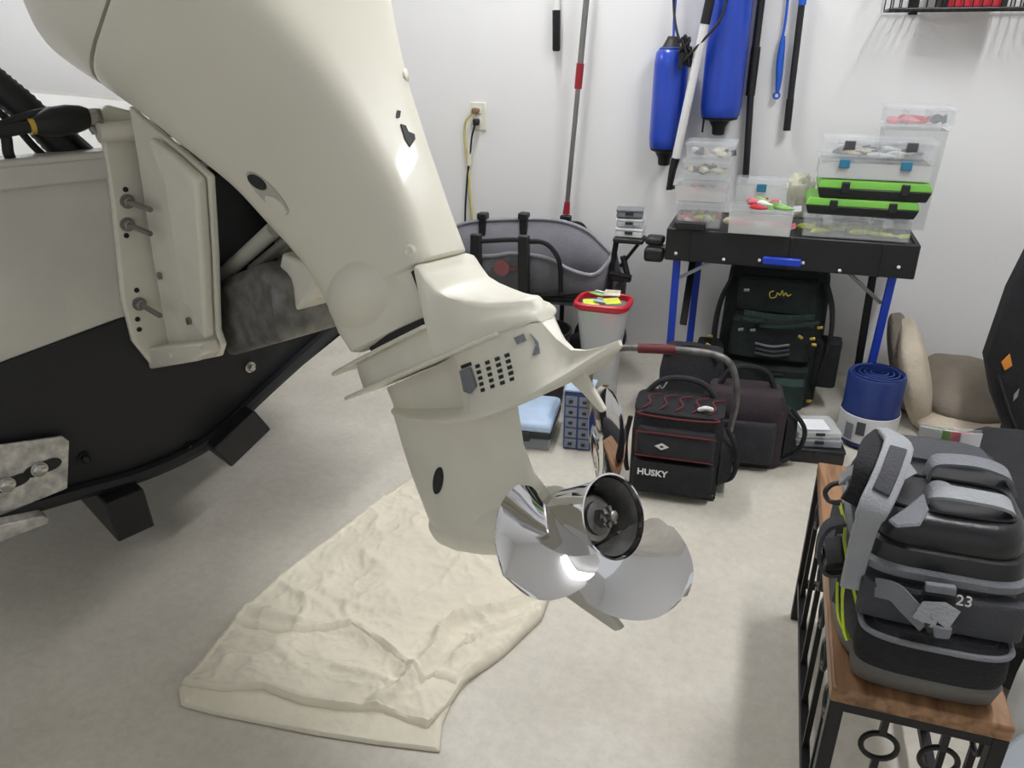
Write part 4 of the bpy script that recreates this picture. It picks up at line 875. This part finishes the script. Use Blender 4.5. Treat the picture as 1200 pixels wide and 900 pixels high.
for x, Y_ in ((-1.12, yf+.04), (-.66, yf+.04), (-1.12, yk-.04), (-.66, yk-.04)):
    wh = MB().lathe([(.03, -.03), (.10, -.034), (.118, -.022), (.118, .022), (.10, .034), (.03, .03)], (x, Y_, .118), (0, 1, 0), 28).build('wheel', 'rubber', wg)
    MB().lathe([(.06, -.036), (.06, .036)], (x, Y_, .118), (0, 1, 0), 16).build('hubcap', 'dark_fabric', wh); MB().tube([V(x, Y_, .118), V(x, Y_, zb)], .012, 8).build('fork', 'black_metal', wg)
lg = px(588, 314, Y=yf-.004); MB().lathe([(.034, 0), (.034, .003), (.022, .003)], lg, (0, -1, 0), 20).build('round_print', 'logo_red', wg)
MB().box(lg+V(.06, 0, 0), (.05, .003, .012)).build('print_bar', 'logo_red', wg)
# little boxes on the wagon's corner tray
for i, (y0_, y1_, mt, lb, w) in enumerate(((279, 268, 'pale_plastic', 'pale small box at the bottom of the wagon corner stack', .105), (267, 257, 'smoky_clear', 'clear greenish small box in the middle of wagon corner stack', .10), (256, 246, 'strap_grey', 'dark grey small box on top of wagon corner stack', .10))):
    a, b = px(736, y0_, Y=2.94), px(736, y1_, Y=2.94); t = thing('small_box', lb, 'box', (a.x, 2.98, a.z), .06*i, 'small boxes on the wagon corner')
    h = b.z-a.z; MB().box((0, 0, h*.35), (w, .07, h*.68)).build('body', mt, t, world=False, bevel=.004); MB().box((0, 0, h*.84), (w*1.03, .074, h*.28)).build('lid', 'pale_plastic' if i < 2 else 'strap_grey', t, world=False, bevel=.003)
    MB().box((.0, -.037, h*.5), (.03, .004, h*.3)).build('catch', 'dark_fabric', t, world=False)
# red-lidded tub
c = px(701, 395, Y=2.72); rt_ = thing('red_rimmed_tub', 'clear square tub with red rim full of packets before wagon', 'tub', (c.x, 2.78, 0))
tx_, ty_, tzt = px(701, 358, Y=2.70).x, 2.80, px(701, 362, Y=2.70).z
def rr(h, z, n=4.5): return [V(tx_+p.x, ty_+p.y, z) for p in se_ring(z, -h, h, h*.85, n, 40)]
MB().loft([rr(.062, .0), rr(.066, .02), rr(.074, tzt*.55), rr(.088, tzt*.8), rr(.096, tzt-.015), rr(.092, tzt-.015), rr(.07, tzt*.55), rr(.06, .02)]).build('tub_wall', 'frosted', rt_)
MB().loft([rr(.098, tzt-.02), rr(.108, tzt-.012), rr(.108, tzt+.004), rr(.098, tzt+.010), rr(.092, tzt+.006), rr(.092, tzt-.02)], False, False).build('red_rim', 'red_plastic', rt_)
for i, (dx, dy, c_, rz) in enumerate(((-.05, -.03, 'lure_yellow', .3), (.0, -.02, 'pale_blue', -.2), (.045, -.03, 'lure_yellow', .5), (-.03, .03, 'lure_green', -.4), (.03, .035, 'lure_cream', .1))):
    t = thing('lure_packet', ['yellow lure packet at front left of the red-rimmed tub', 'pale blue lure packet in the middle of red-rimmed tub', 'yellow lure packet at front right of the red-rimmed tub', 'green lure packet at back left of the red-rimmed tub', 'cream lure packet at back right of the red-rimmed tub'][i], 'packet', (tx_+dx*.85, ty_+dy, tzt-.004+.006*i), rz, 'packets in the red-rimmed tub')
    MB().box((0, 0, .004), (.062, .048, .006), Matrix.Rotation(.15*(-1)**i, 3, 'X')).build('pouch', c_, t, world=False, bevel=.003); MB().box((0, .018, .0085), (.058, .016, .002), Matrix.Rotation(.15*(-1)**i, 3, 'X')).build('header_card', 'paper' if i % 2 else 'lure_dark', t, world=False)
tag(MB().sblob((tx_, ty_, tzt*.42), (.058, .045, tzt*.36), 3).build('packet_bundle', 'lure_cream'), 'cream bundle filling the red-rimmed tub under its packets', 'bundle')
tag(MB().sblob((tx_-.035, ty_-.045, tzt-.05), (.038, .025, .028), 2.4).build('bait_bag', 'lure_green'), 'green bait bag pressed against left side of red-rimmed tub', 'bag')
tag(MB().sblob((tx_+.032, ty_-.045, tzt-.055), (.036, .025, .026), 2.4).build('bait_bag', 'lure_pink'), 'pink bait bag pressed against right side of red-rimmed tub', 'bag')
# dark bin behind the motor's plate
db = thing('dark_bin', 'dark round bin standing on floor below the wagon', 'bin', (-.80, 2.70, 0))
MB().lathe([(.095, 0), (.10, .01), (.125, .30), (.13, .30), (.13, .32), (.122, .32), (.10, .05), (.03, .03)], (-.80, 2.74, 0), (0, 0, 1), 32).build('bin_wall', 'black_plastic', db)

# ---------------------------------------------------------------- floor boxes
t = thing('lidded_case', 'black case with pale blue top lying on floor behind the leg', 'case', (-.74, 2.46, 0), .12)
def q4(pts, z): return [V(x, y, z) for x, y in pts]
def lcl(w, d): return [(-w/2, -d/2), (w/2, -d/2), (w/2, d/2), (-w/2, d/2)]
MB().loft([q4(lcl(.17, .24), 0), q4(lcl(.18, .25), .05)]).build('body', 'smoky_clear', t, world=False, bevel=.006); MB().box((0, 0, .062), (.185, .255, .026)).build('band', 'black_plastic', t, world=False, bevel=.006)
MB().loft([q4(lcl(.18, .25), .074), q4(lcl(.18, .25), .10), q4(lcl(.15, .22), .112)]).build('lid', 'pale_blue', t, world=False, bevel=.006); MB().box((-.01, -.129, .056), (.05, .012, .035)).build('latch', 'black_plastic', t, world=False, bevel=.004)
t = thing('drawer_organiser', 'small dark blue drawer organiser standing on floor beside tool bag', 'organiser', (-.555, 2.45, 0), .08)
MB().box((0, 0, .115), (.10, .11, .23)).build('cabinet', 'navy_vinyl', t, world=False, bevel=.004)
for i in range(5):
    for j in range(2):
        d = MB().box((-.024+.048*j, -.057, .026+.042*i), (.042, .008, .036)).build('drawer', 'smoky_clear', t, world=False, bevel=.002); MB().box((-.024+.048*j, -.064, .026+.042*i), (.014, .008, .008)).build('pull', 'black_plastic', d, world=False)
MB().box((-.0525, 0, .12), (.004, .10, .20)).build('side_label', 'pale_blue', t, world=False); MB().box((0, 0, .232), (.102, .112, .006)).build('top_tray', 'pale_blue', t, world=False)
# stack by the backpack
def flat(label, loc, rz, size, mt, lidm, card=None, name='flat_box'):
    t = thing(name, label, 'box', loc, rz, 'flat boxes on floor by the backpack'); w, d, h = size
    MB().box((0, 0, h*.4), (w, d, h*.8)).build('body', mt, t, world=False, bevel=.004); MB().box((0, 0, h*.9), (w*1.02, d*1.02, h*.2)).build('lid', lidm, t, world=False, bevel=.003)
    if card: MB().box((-.01, -.01, h+.001), (w*.66, d*.6, .002)).build('card', card, t, world=False)
    MB().box((0, -d/2-.003, h*.7), (.03, .006, h*.35)).build('catch', 'dark_fabric', t, world=False)
flat('flat black box at the bottom of the floor stack', (.262, 2.64, 0), .12, (.175, .16, .055), 'black_plastic', 'black_plastic', 'brown_fabric')
flat('clear flat box in the middle of the floor stack', (.255, 2.645, .0565), .2, (.155, .14, .03), 'smoky_clear', 'clear_plastic')
flat('clear flat box with white card atop the floor stack', (.25, 2.65, .088), .28, (.15, .135, .024), 'frosted', 'clear_plastic', 'paper')

# ---------------------------------------------------------------- tool bags
tg = thing('tool_bag', 'black and red rolling tool bag with white brand lettering', 'tool bag', (-.19, 2.28, 0), .05)
def seb(mb, zs, n=5, N=44, dx=0, dy=0): return mb.loft([[p+V(dx, dy, 0) for p in se_ring(z, -a, a, b, n, N)] for z, a, b in zs])
seb(MB(), [(.012, .135, .085), (.018, .142, .092), (.20, .143, .095), (.27, .138, .09), (.285, .13, .082)]).build('body', 'black_fabric', tg, world=False)
MB().box((0, 0, .012), (.28, .18, .022)).build('base', 'rubber', tg, world=False, bevel=.008)
seb(MB(), [(.275, .136, .088), (.283, .14, .093), (.292, .14, .093), (.298, .13, .084)]).build('top_flap', 'black_fabric', tg, world=False)
def fpk(z, hw, dep, y=-.092): return [V(hw*p.x, y - dep*max(0, -p.y) + .01*max(0, p.y), z) for p in se_ring(z, -1, 1, 1, 4, 36)]
MB().loft([fpk(.028, .125, .035), fpk(.034, .128, .042), fpk(.125, .126, .042), fpk(.135, .122, .034)]).build('lower_pocket', 'black_fabric', tg, world=False)
MB().loft([fpk(.15, .118, .024), fpk(.155, .122, .030), fpk(.235, .12, .03), fpk(.245, .115, .022)]).build('upper_pocket', 'dark_fabric', tg, world=False)
for hw, y_, z0_, z1_, r in ((.121, -.123, .155, .238, .0028),):
    MB().tube([V(-hw, y_, z1_), V(-hw, y_-.0, z0_), V(hw, y_, z0_), V(hw, y_, z1_), V(-hw, y_, z1_)], r, 6).build('red_piping', 'red_cord', tg, world=False)
MT = tg.matrix_basis
text_mesh('HUSKY', .030, MT @ frame_n(V(-.062, -.1355, .102), V(0, -1, 0)), 'brand_lettering', 'print_white', tg, bold=.0009)
dm = [V(.022*a, -.1245, .195+.012*b) for a, b in ((-1, 0), (0, -1), (1, 0), (0, 1))]; MB().prism([p+V(-.04, 0, 0) for p in dm], (0, -.002, 0)).build('diamond_mark', 'print_white', tg, world=False, smooth=False)
MB().prism([V(-.04+.007*a, -.127, .195+.004*b) for a, b in ((-1, 0), (0, -1), (1, 0), (0, 1))], (0, -.001, 0)).build('diamond_centre', 'seam_dark', tg, world=False, smooth=False)
for k in range(5):
    x = -.11+k*.05; P = smooth_pts([V(x, -.08, .30), V(x+.02, -.05, .308), V(x+.01, -.01, .312), V(x+.045, .03, .306)], 4); MB().tube(P, .003, 6).build('red_cord', 'red_cord', tg, world=False)
P = [V(.11*cos(t), -.095+.02*sin(t), .302) for t in [2*pi*k/24 for k in range(25)]]; MB().tube([V(p.x*1.15, p.y*1.0, p.z-.012) for p in P], .003, 6, False).build('red_piping', 'red_cord', tg, world=False)
MB().tube(smooth_pts([V(.06, -.06, .305), V(.08, -.07, .318), V(.10, -.06, .31)], 4), .007, 8).build('white_hook', 'white_plastic', tg, world=False)
MB().tube(smooth_pts([V(-.14, .05, .26), V(-.06, .07, .34), V(.06, .07, .34), V(.13, .05, .27)], 6), .010, 8).build('carry_strap', 'dark_fabric', tg, world=False)
for s_ in (-1, 1): MB().tube(smooth_pts([V(.15*s_, -.05, .25), V(.19*s_ if s_ > 0 else -.16, -.06, .17), V(.185*s_ if s_ > 0 else -.155, -.05, .08), V(.15*s_, -.04, .05)], 5), .008, 8).build('side_strap', 'black_fabric', tg, world=False)
MB().loft([[V(.14+.02*k, p.x, .12+p.y) for p in se_ring(0, -.07+.008*k, .07-.008*k, .09-.01*k, 4, 28)] for k in (0, 1, 2)]).build('side_pocket', 'dark_fabric', tg, world=False)
hb = smooth_pts([px(693, 500, Y=2.40), px(691, 440, Y=2.40), px(697, 418, Y=2.40), px(715, 409, Y=2.40), px(760, 408, Y=2.40), px(810, 411, Y=2.40), px(845, 418, Y=2.40), px(860, 435, Y=2.40), px(863, 470, Y=2.40), px(855, 505, Y=2.40)], 6)
MB().tube(hb, .011, 10).build('handle_tube', 'soot_steel', tg); MB().tube(smooth_pts([px(748, 408, Y=2.40), px(775, 409, Y=2.40), px(792, 410, Y=2.40)], 4), .0165, 12).build('handle_grip', 'red_cord', tg)
for x in (-.11, .11): MB().lathe([(.02, -.012), (.032, -.012), (.032, .012), (.02, .012)], V(x, .085, .032), (1, 0, 0), 20).build('wheel', 'rubber', tg, world=False)
t2 = thing('tool_bag', 'plain dark brown tool bag behind the rolling tool bag', 'tool bag', (.005, 2.545, 0), .1)
seb(MB(), [(.0, .13, .085), (.01, .14, .095), (.20, .14, .095), (.26, .12, .07), (.27, .10, .05)]).build('body', 'brown_fabric', t2, world=False)
MB().loft([fpk(.03, .10, .02, -.095), fpk(.036, .104, .028, -.095), fpk(.17, .104, .028, -.095), fpk(.18, .10, .02, -.095)]).build('front_pocket', 'dark_fabric', t2, world=False)
MB().tube(smooth_pts([V(-.10, 0, .25), V(-.05, 0, .33), V(.05, 0, .33), V(.10, 0, .25)], 6), .010, 8).build('carry_strap', 'black_fabric', t2, world=False)
MB().loft([[V(.14+.018*k, p.x, .11+p.y) for p in se_ring(0, -.07+.008*k, .07-.008*k, .09-.01*k, 4, 28)] for k in (0, 1, 2)]).build('end_pocket', 'black_fabric', t2, world=False)
MB().tube(smooth_pts([V(.15, -.05, .22), V(.20, -.06, .15), V(.19, -.05, .06), V(.14, -.06, .02)], 5), .008, 8).build('side_strap', 'black_fabric', t2, world=False)
tg3 = thing('canvas_tote', 'dark canvas tote standing behind handle of rolling tool bag', 'bag', (-.20, 2.76, 0), -.05)
seb(MB(), [(.0, .10, .07), (.01, .11, .08), (.22, .115, .08), (.30, .105, .06), (.305, .09, .05)]).build('body', 'dark_fabric', tg3, world=False)
MB().strap(smooth_pts([V(-.1, -.06, .29), V(-.04, -.05, .33), V(.04, -.05, .33), V(.1, -.06, .29)], 5), .025, .005, (0, 1, .3)).build('carry_strap', 'black_fabric', tg3, world=False)
ghook = MB().tube(smooth_pts([px(770, 447, Y=2.42), px(776, 455, Y=2.40), px(782, 447, Y=2.42)], 4), .003, 6); ghook.build('hook', 'brushed_steel', tg3)

# ---------------------------------------------------------------- backpack under the table
bp = thing('fishing_backpack', 'dark green and black fishing backpack under the work table', 'backpack', (.095, 3.13, 0))
def bl(z, hx, hy, dx=0, dy=0, n=4): return [p+V(.07+dx, 3.12+dy, 0) for p in se_ring(z, -hx, hx, hy, n, 44)]
MB().loft([bl(.01, .19, .12), bl(.03, .20, .13), bl(.20, .20, .13), bl(.34, .195, .12), bl(.46, .192, .115), bl(.53, .186, .10), bl(.562, .17, .085), bl(.575, .12, .05)]).build('body', 'green_fabric', bp)
def bpk(z, hw, dep, dx=0, y=3.0): return [V(.07+dx+hw*p.x, y-dep*max(0, -p.y)+.02*max(0, p.y), z) for p in se_ring(z, -1, 1, 1, 4, 36)]
def pocket(name, z0, z1, hw, dep, mt, dx=0, y=3.0): return MB().loft([bpk(z0, hw*.95, dep*.6, dx, y), bpk(z0+.01, hw, dep, dx, y), bpk(z1-.012, hw*.98, dep, dx, y), bpk(z1, hw*.92, dep*.6, dx, y)]).build(name, mt, bp)
pocket('top_pocket', .39, .53, .15, .03, 'green_fabric', 0, 3.02); pocket('middle_pocket', .21, .37, .155, .045, 'green_fabric'); pocket('lower_pocket', .04, .19, .16, .055, 'green_fabric')
pocket('side_pouch', .05, .24, .055, .06, 'black_fabric', -.225, 3.05); pocket('side_pouch', .10, .30, .05, .05, 'black_fabric', .215, 3.05); pocket('corner_pouch', .03, .15, .06, .05, 'pine_fabric', .09, 2.95)
for x0_, y0_, x1_, y1_, mt, w in ((872, 366, 955, 372, 'pine_fabric', .02), (870, 372, 900, 374, 'pine_fabric', .012), (885, 402, 925, 404, 'strap_grey', .006), (885, 408, 925, 410, 'bag_grey', .006), (884, 413, 925, 415, 'bag_grey', .008), (880, 430, 918, 440, 'dark_fabric', .008), (890, 382, 960, 378, 'pine_fabric', .01)):
    MB().strap(smooth_pts([px(x0_, y0_, Y=2.945), px((x0_+x1_)/2, (y0_+y1_)/2+3, Y=2.935), px(x1_, y1_, Y=2.945)], 4), w, .006, (0, 0, 1)).build('web_strap', mt, bp)
for x, y in ((875, 340), (868, 386), (882, 387), (938, 395), (952, 397), (954, 404), (961, 384), (832, 394), (830, 404), (936, 469), (948, 470), (897, 456), (920, 456), (910, 486)):
    MB().box(px(x, y, Y=2.935), (.020, .008, .010), Matrix.Rotation(random.uniform(-.6, .6), 3, 'Y')).build('buckle', 'gold' if (x+y) % 3 else 'strap_grey', bp, bevel=.002)
sc = smooth_pts([px(x, y, Y=2.965) for x, y in ((907, 341), (902, 343), (903, 349), (909, 348), (911, 343), (914, 346), (917, 340), (918, 347), (921, 343), (923, 347), (927, 345))], 3); MB().tube(sc, .0022, 6).build('script_print', 'thread_yellow', bp)
MB().tube(smooth_pts([V(-.04, 3.05, .56), V(.02, 3.03, .585), V(.16, 3.03, .585), V(.22, 3.05, .55)], 5), .012, 8).build('top_handle', 'black_fabric', bp)
for s_ in (-1, 1): MB().strap(smooth_pts([V(.07+.17*s_, 3.02, .52), V(.07+.205*s_, 3.0, .42), V(.07+.215*s_, 3.0, .28), V(.07+.20*s_, 3.0, .14)], 5), .04, .01, (.3, 1, 0)).build('harness_strap', 'black_fabric', bp)
# rolled mat in its printed sleeve
cr = px(1018, 528, Y=2.74); mx_, my_ = .442, 2.80
rm = thing('rolled_mat', 'rolled navy blue mat in a white printed sleeve', 'mat', (mx_, my_, 0))
Rz = .098; sp = []; zt_ = .275
for k in range(150):
    a = k*.18; r = .018+(Rz-.018)*k/149; sp.append(V(mx_+r*cos(a), my_+r*.92*sin(a), 0))
inner = [p + (V(mx_, my_, 0)-p).normalized()*.004 for p in sp]
rows = [[V(p.x, p.y, .01), V(p.x, p.y, zt_), V(q.x, q.y, zt_+.002), V(q.x, q.y, .01)] for p, q in zip(sp, inner)]
MB().loft(rows).build('roll', 'navy_vinyl', rm)
MB().lathe([(Rz-.012, .012), (Rz-.003, .012), (Rz-.001, zt_-.01), (Rz-.006, zt_-.001), (Rz-.014, zt_-.004), (Rz-.02, zt_-.025), (.03, zt_-.03)], (mx_, my_, 0), (0, 0, 1), 40).build('outer_wrap', 'navy_vinyl', rm)
MB().lathe([(Rz+.003, .03), (Rz+.004, .13), (Rz+.002, .131), (Rz+.001, .03)], (mx_, my_, 0), (0, 0, 1), 40).build('sleeve', 'print_sleeve', rm)
def onroll(a, z, w, h, mt, nm): d = V(cos(a), sin(a), 0); M_ = frame_n(V(mx_, my_, z)+d*(Rz+.0045), d).to_3x3(); MB().box(V(mx_, my_, z)+d*(Rz+.0045), (w, h, .002), M_).build(nm, mt, rm)
onroll(-1.9, .09, .03, .05, 'lure_dark', 'sleeve_print'); onroll(-2.3, .07, .03, .06, 'strap_grey', 'sleeve_print'); onroll(-1.2, .09, .04, .03, 'paper', 'sleeve_print'); onroll(-1.5, .055, .05, .02, 'paper', 'sleeve_print')
# folded cushion
pw = thing('folded_cushion', 'beige and taupe cushion folded over against the wall', 'cushion', (.73, 3.08, 0), -.06)
def pil(cx_, cy_, cz_, hx, hy, hz_, R=None, mt='taupe_cloth', nm='cushion', n=2.6):
    mb = MB().sblob((0, 0, 0), (hx, hy, hz_), n, None, 36, 18)
    for v in mb.v:
        ex, ey = abs(v.x)/hx, abs(v.y)/hy; v.z *= .55+.45*(1-max(ex, ey)**4); v.z += .010*noise.noise(V(v.x*12, v.y*12, cz_*5)); v.xy *= 1+.04*noise.noise(V(v.x*7, v.y*7, v.z*9+cx_))
    mb.v = [(R @ v if R else v)+V(cx_, cy_, cz_) for v in mb.v]; return mb.build(nm, mt, pw, world=False)
pil(.075, -.02, .052, .19, .24, .062, Matrix.Rotation(-.05, 3, 'Y'), 'cream_cloth', 'lower_half')
pil(.08, .02, .135, .18, .22, .075, Matrix.Rotation(.06, 3, 'Y') @ Matrix.Rotation(.16, 3, 'X'), 'taupe_cloth', 'upper_half')
pil(-.12, .0, .185, .055, .20, .20, Matrix.Rotation(-.30, 3, 'Y'), 'cream_cloth', 'raised_flap', 3)
pil(-.155, .08, .19, .05, .18, .19, Matrix.Rotation(-.30, 3, 'Y'), 'taupe_cloth', 'flap_back', 3)
# black soft case leaning at the right
cs = thing('soft_case', 'tall black soft case leaning at the right edge', 'case', (1.05, 3.0, 0))
prof = [px(x+6, y, Y=2.70) for x, y in ((1208, 290), (1180, 345), (1152, 425), (1160, 470), (1175, 510), (1170, 528), (1180, 552), (1310, 590), (1350, 500), (1340, 270), (1300, 232), (1240, 238))]
for p in prof: p.z = max(p.z, .0)
MB().prism(prof, (0, .12, 0)).build('shell', 'black_fabric', cs, bevel=.03, seg=4)
MB().prism([px(x, y, Y=2.698) for x, y in ((1173, 424), (1183, 414), (1186, 428), (1177, 434))], (0, -.006, 0)).build('orange_tag', 'orange', cs, bevel=.002)
MB().prism([px(x, y, Y=2.698) for x, y in ((1188, 462), (1194, 455), (1192, 464), (1187, 470))], (0, -.006, 0)).build('pale_tag', 'strap_light', cs, bevel=.001)
MB().tube(smooth_pts([px(1170, 440, Y=2.697), px(1190, 500, Y=2.697), px(1215, 545, Y=2.697)], 5), .004, 6).build('zip', 'black_plastic', cs)
t = thing('floor_tray', 'low black tray on floor between cushion and soft case', 'tray', (.88, 2.48, 0))
MB().box2((.74, 2.36, 0), (1.05, 2.60, .05)).build('tray_body', 'black_plastic', t, bevel=.01); MB().lathe([(.006, 0), (.006, .003)], (.80, 2.357, .035), (0, -1, 0), 10).build('rivet', 'white_plastic', t)
